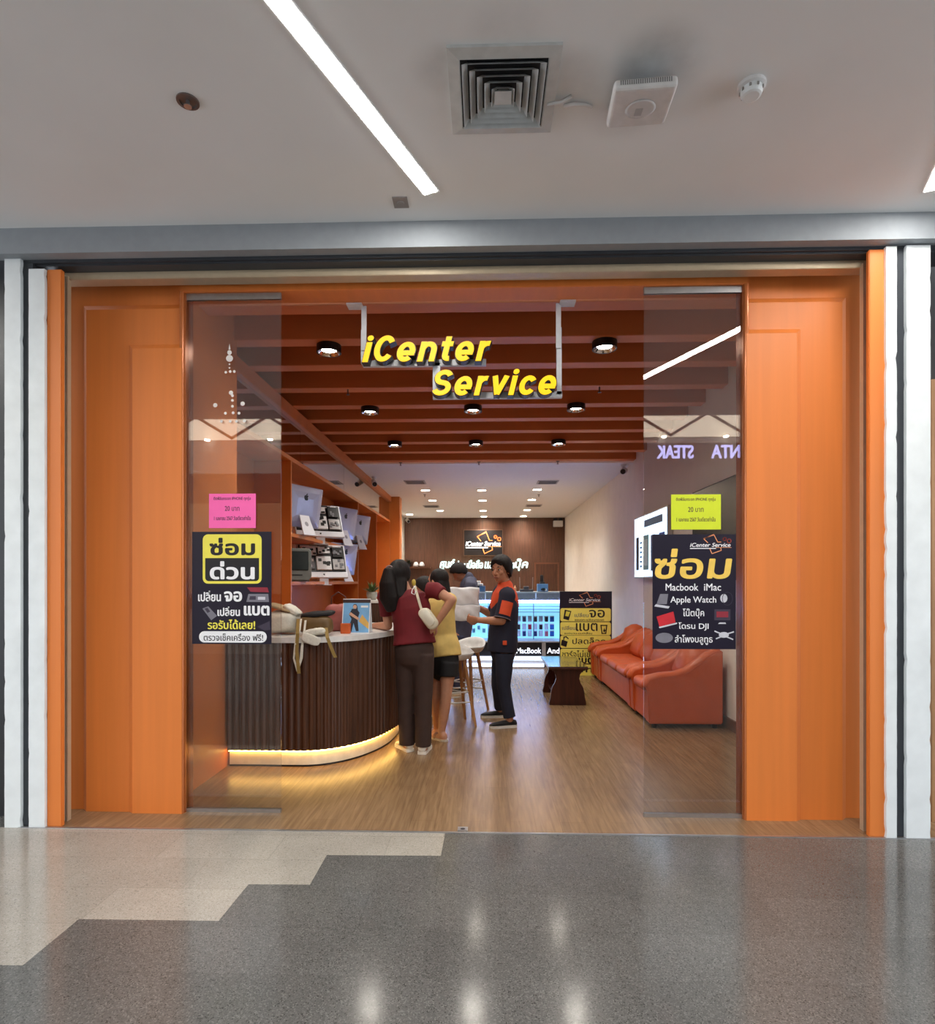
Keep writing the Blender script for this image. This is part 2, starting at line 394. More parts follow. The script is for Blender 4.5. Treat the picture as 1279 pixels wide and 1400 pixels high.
mb = MB(); mb.box(OPL - .02, 3.70, HB, OPR + .02, 3.875, 3.34); struct('trim_4', mb, ORANGE, bevel=.004)
# opening jambs, rounded, with a thin metal edge
mb = MB()
for s, x in ((1, OPL), (-1, OPR)):
    mb.tube([(x - s * .004, 3.70, 0), (x - s * .004, 3.70, HB)], .014, n=12)
    mb.box(x - s * .004, 3.705, 0, x + s * .012, 3.81, HB)
struct('trim_5', mb, mat('jamb_bronze_orange', (186, 104, 52), .25, .25, var=.04))

# shutter guides, orange posts, white pillar strips
mb = MB()
mb.box(P(80, 380, 3.6).x, 3.57, 3.283, P(1186, 380, 3.6).x, 3.66, 3.343)
struct('trim_6', mb, BEIGE, bevel=.003)
def guide(nm, px0, px1):
    a, b = P(px0, 760, 3.57).x, P(px1, 760, 3.57).x; w = (b - a)
    g = MB(); g.box(a, 3.55, 0, a + w * .34, 3.585, 3.30); g.box(a + w * .48, 3.55, 0, a + w * .68, 3.585, 3.30); g.box(a + w * .82, 3.555, 0, b, 3.585, 3.30)
    g.cur = 1; g.box(a + w * .34, 3.57, 0, a + w * .48, 3.585, 3.3)
    struct(nm, g, [BEIGE, DARKG])
guide('trim_7', 83, 95); guide('trim_8', 1178, 1189)
def pole(nm, px0, px1, ya, yb, ztop, m, rag=0, seed=1):
    """upright strip; rag = chipped paint along its edges"""
    a, b = P(px0, 760, ya).x, P(px1, 760, ya).x; g = MB(); rr = random.Random(seed)
    if not rag: g.box(a, ya, 0, b, yb, ztop); struct(nm, g, m, bevel=.004); return
    n = 90; L = []; R = []
    for i in range(n + 1):
        z = ztop * i / n; q = lambda: (rr.random() * rag if rr.random() < .10 else rr.random() * rag * .12)
        L.append((a + q(), z)); R.append((b - q(), z))
    rings = [[Vector((l[0], ya, l[1])), Vector((r[0], ya, r[1])), Vector((r[0], yb, r[1])), Vector((l[0], yb, l[1]))] for l, r in zip(L, R)]
    g.loft(rings); struct(nm, g, m)
pole('wall_pillar_left', 6, 28, 3.452, 3.475, 3.36, PILLAR, .006, 3)
pole('wall_pillar_inner_left', 39, 61, 3.452, 3.475, 3.29, PILLAR, .006, 4)
pole('trim_9', 22, 46, 3.475, 3.60, 3.34, DARKG)
pole('trim_10', 64, 84, 3.47, 3.50, 3.295, ORANGE)
pole('trim_11', 59, 65, 3.49, 3.62, 3.29, mat('mauve_edge', (150, 128, 140), .5))
pole('wall_pillar_right', 1240, 1273, 3.452, 3.475, 3.345, PILLAR, .006, 5)
pole('wall_pillar_inner_right', 1212, 1227, 3.452, 3.475, 3.34, PILLAR, .009, 6)
pole('trim_12', 1220, 1247, 3.475, 3.60, 3.34, DARKG)
pole('trim_13', 1189, 1212, 3.47, 3.50, 3.335, ORANGE)

# shop shell
mb = MB(); mb.box(XL - .14, 3.80, 0, XL, P(317, 600, 4.84).y, 3.9); struct('wall_left', mb, ORANGE2)
mb = MB(); mb.box(-2.72, 3.80, 0, -2.6, YB, 3.9); struct('wall_left_back', mb, ORANGE2)
mb = MB(); mb.box(-2.6, 13.95, 0, -2.46, YB, 3.5); struct('wall_left_rear', mb, WALLR)
mb = MB(); mb.box(XR, 3.80, 0, XR + .12, YB, 3.9); struct('wall_right', mb, WALLR)
mb = MB(); mb.box(OPR + .03, 3.80, 0, XR + .1, 3.88, 3.9); struct('wall_front_inner_right', mb, WALLR)
mb = MB(); mb.box(XR - .018, 3.88, 0, XR, YB, .11); struct('baseboard_right', mb, mat('brown_baseboard', (112, 72, 50), .4))
mb = MB(); n = 98; x0, x1 = -2.6, XR + .1; prof = []
for i in range(n):
    a = x0 + (x1 - x0) * i / n; w = (x1 - x0) / n
    prof += [(a, 0), (a + w * .72, 0), (a + w * .72, .008), (a + w, .008)]
prof += [(x1, .3), (x0, .3)]
mb.prism(prof, Vector((0, YB, 0)), X_, Y_, Z_, 0, 3.6); struct('wall_back', mb, BACKW)
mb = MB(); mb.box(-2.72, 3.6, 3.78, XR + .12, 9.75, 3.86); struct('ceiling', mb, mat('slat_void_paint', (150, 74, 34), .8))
mb = MB(); mb.box(-2.72, 9.80, ZREAR, XR + .12, YB + .1, ZREAR + .1); struct('ceiling', mb, mat('shop_ceiling_paint', (232, 230, 230), .8, var=.02))
BY = [4.197, 4.787, 5.366, 6.0, 6.6, 7.17, 7.75, 8.35, 8.97, 9.62]
for i, y in enumerate(BY):
    mb = MB(); mb.box(XC - .38, y, 3.40, XR, y + .15, 3.78); struct('trim_%d' % (14 + i), mb, BEAM, bevel=.004)
mb = MB(); mb.box(XC - .05, 4.84, 3.265, XC + .03, 13.6, 3.40); struct('trim_24', mb, BEAM, bevel=.004)

# back door, fine frame
mb = MB(); a, b = P(731, 769, YB - .02), P(765, 769, YB - .02)
mb.box(a.x, YB - .015, 0, a.x + .05, YB + .02, a.z); mb.box(b.x - .05, YB - .015, 0, b.x, YB + .02, a.z); mb.box(a.x, YB - .015, a.z - .05, b.x, YB + .02, a.z)
d1 = struct('door_1', mb, mat('door_frame_walnut', (110, 70, 48), .5))
mb = MB(); mb.box(a.x + .05, YB - .008, 0, b.x - .05, YB + .03, a.z - .05); mb.build('door_leaf', WALNUT, d1)
mb = MB(); mb.ball((a.x + .12, YB - .04, 1.0), .03, 8); mb.build('door_knob', STEEL, d1, smooth=True)

# sliding glass panels with clips
def glass_panel(nm, px0, px1):
    Y = 3.722; a, b = P(px0, 760, Y).x, P(px1, 760, Y).x
    m = MB(); m.box(a, Y, 3.222, b, Y + .02, HB); w = struct(nm, m, STEEL)
    m = MB(); m.box(a, Y, .0, b, Y + .02, .022); m.build('bottom_channel', STEEL, w)
    m = MB(); m.box(a, Y + .004, .022, b, Y + .016, 3.222); m.build('glass_pane', GLASS, w)
    return a, b, Y
GL = glass_panel('window_1', 252, 384); GR = glass_panel('window_2', 881, 1019)
mb = MB(); t = P(633, 1131, 3.5); mb.box(-.03 + t.x, 3.475, 0, t.x + .03, 3.53, .006); mb.cur = 1; mb.lathe([(.014, .0), (.014, .0065), (.001, .0065)], (t.x, 3.5, 0))
tag(mb.build('floor_bolt_plate', [STEEL, BLACKM]), 'small square steel bolt plate in the wooden floor at the threshold', 'floor plate')

# neighbours either side: dark shopfronts
mb = MB(); mb.box(-9, 3.62, 0, -2.80, 3.7, 3.6); struct('wall_neighbour_left', mb, BLACKM)
mb = MB(); mb.box(2.62, 3.9, 0, 9, 4.0, 3.6); struct('wall_neighbour_right', mb, mat('neighbour_dark', (40, 36, 33), .6))
lp = thing('lattice_panel', 'wooden lattice panel edge of the neighbouring shop at the far right border', 'panel', (2.85, 3.74, 0))
xa = P(1275, 760, 3.70).x; m = MB(); m.box(xa, 3.70, 0, xa + .022, 3.76, 2.67); m.build('edge_post', LATTICE, lp)
m = MB(); m.box(xa + .022, 3.74, 0, xa + .30, 3.75, 1.75); m.build('backing', BLACKM, lp)
for k in range(26):
    m = MB(); z = .0 + k * .068; m.prism([(xa + .022, z), (xa + .022, z + .03), (xa + .30, z + .20), (xa + .30, z + .17)], Vector((0, 3.72, 0)), X_, Z_, Y_, 0, .02); m.build('slat', LATTICE, lp)
# opposite side of the corridor (behind the camera), seen in glass and floor reflections
mb = MB(); mb.box(-9, -4.6, 0, 9, -4.4, 5.0); struct('wall_opposite', mb, mat('opposite_wall', (150, 142, 132), .6))
mb = MB(); mb.box(-8, -4.41, 4.28, 8, -4.395, 4.86); struct('wall_opposite_fascia', mb, emis('fascia_added_glow', (255, 236, 210), 1.5))  # glow added so the band shows in the glass, no lamp known there
for k, px in enumerate((283, 370, 903, 985)):
    x = (px - VX) / FPX * 11.9; mb = MB(); mb.lathe([(.05, 0), (.045, -.02), (.001, -.02)], (x, -4.3, 4.27), 14)
    tag(mb.build('fascia_spotlight', emis('far_spot', (255, 250, 240), 40)), 'tiny bright spotlight mirrored in the %s glass, %s of the pair' % (('left', 'left', 'right', 'right')[k], ('left', 'right', 'left', 'right')[k]), 'ceiling light', 'mirrored spotlights')
mb = MB()
for i in range(-6, 7):
    x = i * 1.45
    stroke(mb, [(x - .72, 4.32), (x, 4.75), (x + .72, 4.32)], .05, Vector((0, -4.4, 0)), X_, Z_, Y_, 0, .02)
struct('trim_25', mb, mat('opposite_trim', (92, 84, 78), .6))
mb = MB(); mb.box(-9, -4.4, 0.9, -.5, -4.36, 3.6); mb.box(.6, -4.4, .2, 7, -4.36, 4.15); mb.cur = 1; mb.box(-6, -4.36, 1.2, -3, -4.3, 3.0)
struct('wall_opposite_shopfront', mb, [mat('opposite_fascia', (52, 47, 46), .5), mat('opposite_boards', (150, 120, 90), .5)])
ps = thing('restaurant_sign', 'glowing lilac restaurant letters across the corridor, mirrored in the right glass', 'sign', (2.5, -4.34, 3.85), 0)
SW = emis('sign_lilac', (190, 190, 255), 5)
sgl = 2 * 3.73 + 4.34
for txt, pa, pb in (('STEAK', 945, 897), ('SANTA', 1029, 970)):
    xa = (pb - VX) / FPX * sgl; xb = (pa - VX) / FPX * sgl
    write(txt, SW, ps, Vector((0, -4.34, 0)), -X_, Z_, Y_, -xb, 3.85, -xa, 4.1, name='lettering', bold=.012)

# ------------------------------------------------------------------ corridor lamps and ceiling fittings
STRIP = emis('strip_light', (255, 252, 246), MALL_STRIP)
def strip(label, a, b, grp='linear lights of the mall ceiling'):
    a, b = Vector((a[0], a[1], ZC)), Vector((b[0], b[1], ZC)); d = (b - a); L = d.length; d.normalize(); s = Z_.cross(d)
    t = thing('linear_ceiling_light', label, 'ceiling light', a, 0, grp)
    m = MB(); m.frame_box(a, d, s, Z_, -.006, -.047, -.006, L + .006, .047, .02); m.build('housing', WHITE, t)
    m = MB(); m.frame_box(a, d, s, Z_, .006, -.038, -.0075, L - .006, .038, -.004); m.build('diffuser', STRIP, t)
e1 = PZ(590, 263, ZC); e0 = PZ(381, 0, ZC); dv = (e0 - e1).normalized()
e2 = PZ(1276, 259, ZC)
strip('long glowing white ceiling strip running diagonally left of the square air vent', e1, e1 + dv * 2.1)
strip('glowing white ceiling strip at the far right edge of the picture', (e2.x, e2.y), (e2.x + dv.x * 2.1, e2.y + dv.y * 2.1))
for k, (dx, dy) in enumerate(((-3.6, 0), (5.6, 0))):  # unseen strips added to brighten the corridor and facade
    strip('added unseen ceiling strip that brightens the mall corridor', (e1.x + dx, e1.y + dy), (e1.x + dx + dv.x * 2.1, e1.y + dy + dv.y * 2.1))

# square air diffuser
A, B = PZ(613, 58, ZC), PZ(756, 182, ZC)
cx, cy, hw = .073, 2.51, .222
t = thing('air_diffuser', 'square white louvred air diffuser with chipped corner on the ceiling', 'air vent', (cx, cy, ZC))
def sq(m, r0, z0, r1, z1):
    ring = lambda r, z: [Vector((cx + a * r, cy + b * r, z)) for a, b in ((-1, -1), (1, -1), (1, 1), (-1, 1))]
    m.loft([ring(r0, z0), ring(r1, z1), ring(r1 - .004, z1 + .004), ring(r0 - .004, z0 + .004)], cap=False)
m = MB(); sq(m, hw, ZC - .012, hw - .045, ZC - .02); ring = [hw, hw - .045]
m.loft([[Vector((cx + a * hw, cy + b * hw, z)) for a, b in ((-1, -1), (1, -1), (1, 1), (-1, 1))] for z in (ZC - .012, ZC)], cap=False)
m.build('frame', mat('diffuser_grey', (196, 198, 196), .5), t)
m = MB(); m.box(cx - hw + .02, cy - hw + .02, ZC - .003, cx + hw - .02, cy + hw - .02, ZC); m.build('duct_opening', mat('duct_dark', (30, 30, 32), .8), t)
for i in range(5):
    r = hw - .055 - i * .030
    m = MB(); sq(m, r, ZC - .030, r - .020, ZC - .005); m.build('louvre', mat('louvre_grey', (196, 200, 200), .5), t)
m = MB(); r = .035; m.loft([[Vector((cx + a * q, cy + b * q, z)) for a, b in ((-1, -1), (1, -1), (1, 1), (-1, 1))] for q, z in ((r, ZC - .030), (.018, ZC - .008))]); m.build('centre_cone', mat('louvre_grey', (0, 0, 0)), t)
m = MB(); m.tube([(cx + .19, cy + .05, ZC - .02), (cx + .25, cy + .05, ZC - .012), (cx + .29, cy + .03, ZC - .004)], .006); m.build('cable_tie', WHITE, t, smooth=True)
# wireless access point
c = Vector((.645, 2.515, ZC)); t = thing('wireless_access_point', 'white box-shaped wireless access point hanging under the ceiling right of the vent', 'access point', c)
M = Matrix.Translation(c + Vector((0, 0, -.06))) @ Matrix.Rotation(math.radians(-4), 4, 'Z') @ Matrix.Rotation(math.radians(7), 4, 'X')
m = MB(); m.rbox(-.125, -.125, -.022, .125, .125, .022, .016, 3, M); m.build('body', mat('ap_white', (214, 212, 210), .5), t)
m = MB(); m.lathe([(.06, -.0225), (.062, -.024), (.05, -.026), (.001, -.026)], (0, 0, 0)); m.v = [M @ v for v in m.v]; m.build('round_cover', mat('ap_cover', (204, 202, 200), .5), t, smooth=True)
m = MB()
for i in range(24): m.frame_box(M @ Vector((-.10 + i * .0085, -.1252, .0)), X_, Z_, -Y_, 0, -.004, 0, .004, .014, .001)
m.build('vent_grille', mat('grille_grey', (120, 120, 122), .6), t)
m = MB(); m.frame_box(M @ Vector((-.02, .0, -.0262)), X_, Y_, -Z_, 0, -.03, 0, .03, .03, .001)
m.build('label_sticker', mat('label_grey', (170, 168, 168), .6), t)
m = MB(); m.tube([c + Vector((0, 0, -.045)), c], .05, n=16); m.build('bracket', DARKG, t)
# smoke detector
c = PZ(1028, 116, ZC); t = thing('smoke_detector', 'round white smoke detector on the ceiling right of the access point', 'smoke detector', c)
m = MB(); m.lathe([(.055, 0), (.055, -.014), (.047, -.018), (.001, -.018)], c); m.build('base', WHITE, t, smooth=False)
m = MB(); m.lathe([(.043, -.018), (.043, -.034), (.038, -.046), (.03, -.05), (.001, -.05)], c); m.build('head', PILLAR, t)
for i in range(9):
    a = i * .7; m = MB(); m.box(c.x + .0425 * math.cos(a) - .004, c.y + .0425 * math.sin(a) - .004, c.z - .033, c.x + .0425 * math.cos(a) + .004, c.y + .0425 * math.sin(a) + .004, c.z - .022); m.build('vent_slot', mat('slot_grey', (150, 148, 144), .6), t)
# sprinkler and cover plate
c = PZ(257, 138, ZC); t = thing('recessed_sprinkler', 'round recessed metal sprinkler head on the ceiling at far left', 'sprinkler', c)
m = MB(); m.lathe([(.046, 0), (.046, -.006), (.034, -.007), (.033, -.001), (.001, -.001)], c); m.build('cup', mat('aged_metal', (112, 104, 100), .4, .5), t)
m = MB(); m.tube([c, c + Vector((0, 0, -.022))], .008); m.lathe([(.016, -.022), (.016, -.026), (.001, -.026)], c); m.build('deflector', STEEL, t)
c = PZ(548, 276, ZC); m = MB(); m.box(c.x - .04, c.y - .045, ZC - .006, c.x + .04, c.y + .045, ZC); m.lathe([(.02, -.006), (.018, -.010), (.001, -.010)], c)
tag(m.build('ceiling_cover_plate', mat('plate_grey', (140, 134, 132), .5)), 'small grey square cover plate on the ceiling below the strip light', 'cover plate')
c = PZ(795, 138, ZC); m = MB(); m.tube([c + Vector((-.07, .02, -.004)), c + Vector((-.03, .0, -.012)), c + Vector((.02, .01, -.010)), c + Vector((.05, .03, -.003))], .007)
tag(m.build('ceiling_cable', WHITE, smooth=True), 'short white cable stub on the ceiling between vent and access point', 'cable')

# ------------------------------------------------------------------ shop lamps
DISC = emis('downlight_disc', (255, 244, 228), 60)
def black_downlight(px, py, label, zt=3.40):
    c = PZ(px, py, 3.33); c = Vector((c.x, c.y, zt))
    t = thing('black_downlight', label, 'ceiling light', c, 0, 'black spotlights under the orange beams')
    m = MB(); m.lathe([(.001, 0), (.1, 0), (.1, -.062), (.09, -.062), (.078, -.03), (.001, -.03)], c, 28); m.build('housing', BLACKM, t)
    m = MB(); m.lathe([(.089, -.061), (.085, -.056), (.062, -.036), (.060, -.034)], c, 24, cap=False); m.build('reflector_ring', CHROME, t, smooth=True, fix=False)
    m = MB(); m.lathe([(.062, -.037), (.05, -.042), (.001, -.042)], c, 24); m.build('lens', DISC, t)
    lamp('spot', 'SPOT', c + Vector((0, 0, -.075)), DOWN_W, (1, .95, .86), t, spot_size=math.radians(120), spot_blend=.8, shadow_soft_size=.06)
for px, py, s in ((450, 484, 'left of the hanging sign'), (827, 479, 'right of the hanging sign'), (506, 566, 'left in the row just below the hanging sign'), (647, 564, 'middle of the row just below the hanging sign'),
                  (788, 562, 'right in the row just below the hanging sign'), (540, 611, 'left in the farthest beam row'), (651, 610, 'middle of the farthest beam row'), (764, 609, 'right in the farthest beam row')):
    black_downlight(px, py, 'black cylinder spotlight under the orange beams, ' + s)
def recessed(px, py, label):
    c = PZ(px, py, ZREAR); t = thing('recessed_downlight', label, 'ceiling light', c, 0, 'round recessed lights of the rear ceiling')
    m = MB(); m.lathe([(.11, 0), (.11, -.008), (.09, -.01), (.088, -.002)], c, 24); m.build('ring', WHITE, t)
    m = MB(); m.lathe([(.088, -.003), (.001, -.003)], c, 24); m.build('lens', DISC, t)
    lamp('spot', 'SPOT', c + Vector((0, 0, -.03)), REAR_W, (1, .95, .9), t, spot_size=math.radians(130), spot_blend=.8, shadow_soft_size=.08)
for col_, pts in (('left', ((582, 670), (591.5, 684), (602, 698), (560, 703))), ('middle', ((659, 670), (660, 684), (661, 698), (662, 706))), ('right', ((735, 669), (727.5, 683), (721, 697), (716, 705.5)))):
    for q, (px, py) in zip(('nearest', 'second', 'third', 'farthest'), pts):
        recessed(px, py, 'round white recessed light, %s of the %s row on the rear ceiling' % (q, col_))
for px, py, s in ((568, 659, 'near left'), (749, 659, 'near right'), (590, 692, 'far left'), (730, 691, 'far right')):
    c = PZ(px, py, ZREAR); t = thing('ceiling_vent', 'grey slotted air vent on the rear ceiling, %s of four' % s, 'air vent', c, 0, 'slot vents of the rear ceiling')
    m = MB(); m.box(c.x - .2, c.y - .2, ZREAR - .012, c.x + .2, c.y + .2, ZREAR); m.build('frame', mat('vent_grey', (168, 168, 172), .5), t)
    m = MB()
    for k in range(5): m.box(c.x - .17, c.y - .16 + k * .07, ZREAR - .016, c.x + .17, c.y - .13 + k * .07, ZREAR - .01)
    m.build('slat', mat('vent_slat', (92, 92, 98), .5), t)
for px, py, s in ((548, 635, 'left of the camera over the mirror'), (763, 633, 'at right just behind the last beam'), (655, 634, 'in the middle behind the last beam'), (581, 678, 'beside the left light row'), (737, 678, 'beside the right light row')):
    c = PZ(px, py, ZREAR - .03); c.z = ZREAR; m = MB(); m.lathe([(.03, 0), (.03, -.006), (.008, -.01), (.008, -.045), (.02, -.05), (.001, -.05)], c, 12)
    tag(m.build('ceiling_sprinkler', mat('sprinkler_metal', (110, 106, 110), .4, .6), smooth=False), 'tiny metal sprinkler on the rear ceiling ' + s, 'sprinkler', 'sprinklers of the rear ceiling')
for px, py, s in ((476, 539, 'left'), (820, 536, 'right')):
    c = P(px, py, 6.05); m = MB(); m.tube([(c.x, 6.05, 3.40), (c.x, 6.05, 3.35)], .008); m.lathe([(.018, -.05), (.018, -.056), (.001, -.056)], (c.x, 6.05, 3.4), 12)
    tag(m.build('pendent_sprinkler', mat('sprinkler_metal', (110, 106, 110), .4, .6)), 'tiny sprinkler under the orange beams at the sign\'s lower %s' % s, 'sprinkler')
def camera_at(c, label, d):
    t = thing('security_camera', label, 'security camera', c)
    d = Vector(d).normalized(); m = MB(); m.lathe([(.045, 0), (.045, -.03), (.02, -.035), (.02, -.09), (.001, -.09)], c, 16); m.build('mount', WHITE, t)
    b = Vector(c) + Vector((0, 0, -.11)); m = MB(); m.tube([b - d * .09, b + d * .09], .05, n=16); m.build('body', WHITE, t, smooth=False)
    m = MB(); m.tube([b + d * .09, b + d * .096], .042, n=16); m.build('lens', BLACKM, t)
c = P(498, 640, 11.2); camera_at((XC + .12, 11.0, 3.38), 'white bullet security camera beside the orange rail over the mirror', (.3, -1, -.5))
camera_at((XR - .12, 9.95, 3.38), 'white security camera high on the right wall behind the last beam', (-.4, -1, -.3))
camera_at((-2.33, 17.9, 3.38), 'white security camera in the rear left ceiling corner', (.5, -1, -.4))
# emergency light on the back wall
a, b = P(757, 709, YB - .1), P(770, 720, YB - .1); t = thing('emergency_light', 'white twin-head emergency light at top right of the dark back wall', 'emergency light', ((a.x + b.x) / 2, YB, b.z))
m = MB(); m.rbox(a.x, YB - .12, b.z, b.x, YB, a.z - .06, .015); m.build('case', WHITE, t)
for k in (.22, .78):
    x = a.x + (b.x - a.x) * k; m = MB(); m.lathe([(.06, .0), (.05, .08), (.001, .08)], (x, YB - .06, a.z - .03), 14, (0, 1, .2)); m.build('lamp_head', BLACKM, t)
# ================================================================== SIGNS AND PRINTS
class Sheet:
    """draws in the upright plane at depth Y (facing the corridor) with photograph coordinates"""
    def __init__(s, parent, Y): s.p = parent; s.Y = Y; s.O = Vector((0, Y, 0))
    def uv(s, px, py): q = P(px, py, s.Y); return (q.x, q.z)
    def box(s, x0, y0, x1, y1):
        ym = (y0 + y1) / 2; xm = (x0 + x1) / 2
        return s.uv(x0, ym)[0], s.uv(xm, y1)[1], s.uv(x1, ym)[0], s.uv(xm, y0)[1]
    def rect(s, x0, y0, x1, y1, m, l0, l1, r=0, name='panel'):
        u0, v0, u1, v1 = s.box(x0, y0, x1, y1); g = MB()
        g.prism(rrect(u0, v0, u1, v1, r) if r else [(u0, v0), (u1, v0), (u1, v1), (u0, v1)], s.O, X_, Z_, -Y_, l0, l1)
        return g.build(name, m, s.p)
    def text(s, t, x0, y0, x1, y1, m, l, bold=0, shear=0, name='lettering'):
        return write(t, m, s.p, s.O, X_, Z_, -Y_, *s.box(x0, y0, x1, y1), lift=l, bold=bold, shear=shear, name=name)
    def polys(s, shapes, m, l0, l1, name='pictogram'):
        g = MB(); ms = m if isinstance(m, list) else [m]
        for k, sh in shapes:
            g.cur = k; g.prism([s.uv(*q) for q in sh], s.O, X_, Z_, -Y_, l0 + k * .0004, l1 + k * .0004)
        return g.build(name, ms, s.p)
    def lines(s, segs, w, m, l0, l1, name='outline'):
        g = MB()
        for sg in segs: stroke(g, [s.uv(*q) for q in sg], w, s.O, X_, Z_, -Y_, l0, l1)
        return g.build(name, m, s.p)
    def logo(s, x0, y0, x1, y1, lt, mo, mt, k=1.0, bold=.002):
        w, h = x1 - x0, y1 - y0; q = lambda a, b: (x0 + w * a, y0 + h * b)
        lw = P(x0 + w * .018, 700, s.Y).x - P(x0, 700, s.Y).x
        s.lines([[q(.43, .44), q(.34, .27), q(.57, .07), q(.66, .42), q(.73, .42)], [q(.48, .72), q(.53, .95), q(.74, .80), q(.73, .68)], [q(.35, .25), q(.57, .10)]], lw, mo, lt, lt + .0006, 'phone_outline')
        g = MB()
        for cx, cy, r in ((.82, .28, .035), (.92, .37, .043)):
            pts = [q(cx + r * math.cos(a * math.pi / 6), cy + r * w / h * math.sin(a * math.pi / 6)) for a in range(13)]
            stroke(g, [s.uv(*z) for z in pts], lw * 1.1, s.O, X_, Z_, -Y_, lt, lt + .0006)
        g.build('gear_mark', mat('logo_red', (236, 110, 90), .5) if mt is WHT else mo, s.p)
        s.text('iCenter Service', *q(.03, .46), *q(.95, .64), mt, lt + .001, bold=bold, shear=.22)
        s.rect(*q(.03, .69), *q(.62, .73), mt, lt, lt + .0006, name='subtitle_bar')
        s.lines([[q(.62, .67), q(.97, .67)]], lw * .5, mo, lt, lt + .0006, 'rule')

# hanging sign: every letter a part with black sides and a glowing yellow face
SY = 3.86
SIGNY = emis('sign_yellow', (255, 196, 10), 1.12, .2)
sign = thing('hanging_sign', 'yellow three dimensional shop name letters hung on white brackets in the opening', 'sign', (P(630, 500, SY).x, SY, P(630, 541, SY).z))
def arc(cx, cy, rx, ry, a0, a1, k=20): return [(cx + rx * math.cos(math.radians(a0 + (a1 - a0) * i / k)), cy + ry * math.sin(math.radians(a0 + (a1 - a0) * i / k))) for i in range(k + 1)]
XH, HW_ = .735, .083                        # x-height and half stroke of a heavy grotesque letter, cap height 1
GLYPH = {
    'i': ([[(.10, 0), (.10, XH)]], .20, (.10, .90)),
    'C': ([arc(.335, .5, .238, .405, 38, 322, 30)], .66, None),
    'c': ([arc(.29, XH / 2, .192, XH / 2 - HW_, 38, 322, 24)], .54, None),
    'e': ([arc(.29, XH / 2, .200, XH / 2 - HW_, -8, 312, 26), [(.12, XH / 2 - .045), (.562, XH / 2 - .045)]], .60, None),
    'n': ([[(.10, 0), (.10, XH)], arc(.285, .42, .185, XH - HW_ - .42, 178, 0, 18) + [(.47, .3), (.47, 0)]], .57, None),
    'r': ([[(.10, 0), (.10, XH)], arc(.31, .42, .21, XH - HW_ - .42, 178, 80, 12)], .40, None),
    't': ([[(.19, .92), (.19, .28)] + arc(.31, .22, .12, .125, 172, 285, 10), [(.02, XH - .085), (.37, XH - .085)]], .40, None),
    'S': ([arc(.325, .705, .212, .20, 22, 250, 22) + arc(.325, .295, .22, .20, 70, -158, 22)], .65, None),
    'v': ([[(.075, XH), (.27, .03)], [(.465, XH), (.27, .03)]], .54, None)}
def outline(pts, h):
    L, R = [], []
    for i, p in enumerate(pts):
        a, b = pts[max(i - 1, 0)], pts[min(i + 1, len(pts) - 1)]; dx, dy = b[0] - a[0], b[1] - a[1]; l = math.hypot(dx, dy) or 1
        L.append((p[0] - dy / l * h, p[1] + dx / l * h)); R.append((p[0] + dy / l * h, p[1] - dx / l * h))
    return L, R
def sign_row(s, x0, y0, x1, y1):
    a = P(x0, y1, SY); b = P(x1, y0, SY); tot = sum(GLYPH[c][1] + .10 for c in s) - .10 + .21
    sx, sz = (b.x - a.x) / tot, (b.z - a.z); cur = 0
    for ch in s:
        lines, adv, dot = GLYPH[ch]
        def solid(g, h, y_front, y_back):
            for w_, li in enumerate(lines):
                L, R = outline(li, h); e = h - HW_
                if e > 0:                                    # lengthen the stroke ends of the dark casing a little
                    for q in (L, R):
                        for i, j in ((0, 1), (-1, -2)):
                            dx, dy = q[i][0] - q[j][0], q[i][1] - q[j][1]; l = math.hypot(dx, dy) or 1; q[i] = (q[i][0] + dx / l * e, q[i][1] + dy / l * e)
                T = lambda q, y: Vector((a.x + (cur + q[0] + q[1] * .21) * sx, y, a.z + q[1] * sz))
                g.loft([[T(l, y_front - .0006 * w_), T(r, y_front - .0006 * w_), T(r, y_back), T(l, y_back)] for l, r in zip(L, R)])
            if dot:
                T = lambda q, y: Vector((a.x + (cur + q[0] + q[1] * .21) * sx, y, a.z + q[1] * sz)); c = circ(dot[0], dot[1], h * 1.12, 18)
                g.loft([[T(q, y_front) for q in c], [T(q, y_back) for q in c]])
        g = MB(); solid(g, HW_ + .026, SY, SY + .07); Lt = g.build('letter', BLACKM, sign)
        g = MB(); solid(g, HW_ + .004, SY - .007, SY + .001); g.build('letter_face', SIGNY, Lt)
        cur += adv + .10
sign_row('iCenter', 495, 457, 676, 495); sign_row('Service', 588, 504, 767, 541)
g = MB(); WB = mat('white_bracket', (214, 214, 216), .45)
za, zb = P(600, 490, SY).z, P(600, 536, SY).z; zt = P(600, 409, SY).z; SB = SY + .072
xa, xb = P(496, 500, SB).x, P(665, 500, SB).x
g.box(xa, SB, za - .02, xb, SB + .03, za + .02)
g.box(P(592, 500, SB).x, SB, zb - .02, P(769, 500, SB).x, SB + .03, zb + .02)
g.box(P(592, 500, SB).x, SB, zb, P(602, 500, SB).x, SB + .03, za)
g.build('rail', WB, sign)
for x, d in ((P(497, 450, SB).x, -1), (P(765, 450, SB).x, 1)):
    g = MB(); z0 = za if d < 0 else zb
    g.box(x - .016, SB, z0, x + .016, SB + .03, zt - .16); g.box(x - .010, SB - .012, zt - .30, x + .022, SB, HB) if d < 0 else g.box(x - .022, SB - .012, zt - .30, x + .010, SB, HB)
    g.box(min(x, x + d * .10), SB - .06, HB - .012, max(x, x + d * .10), SB + .02, HB)
    g.build('hanger', WB, sign)

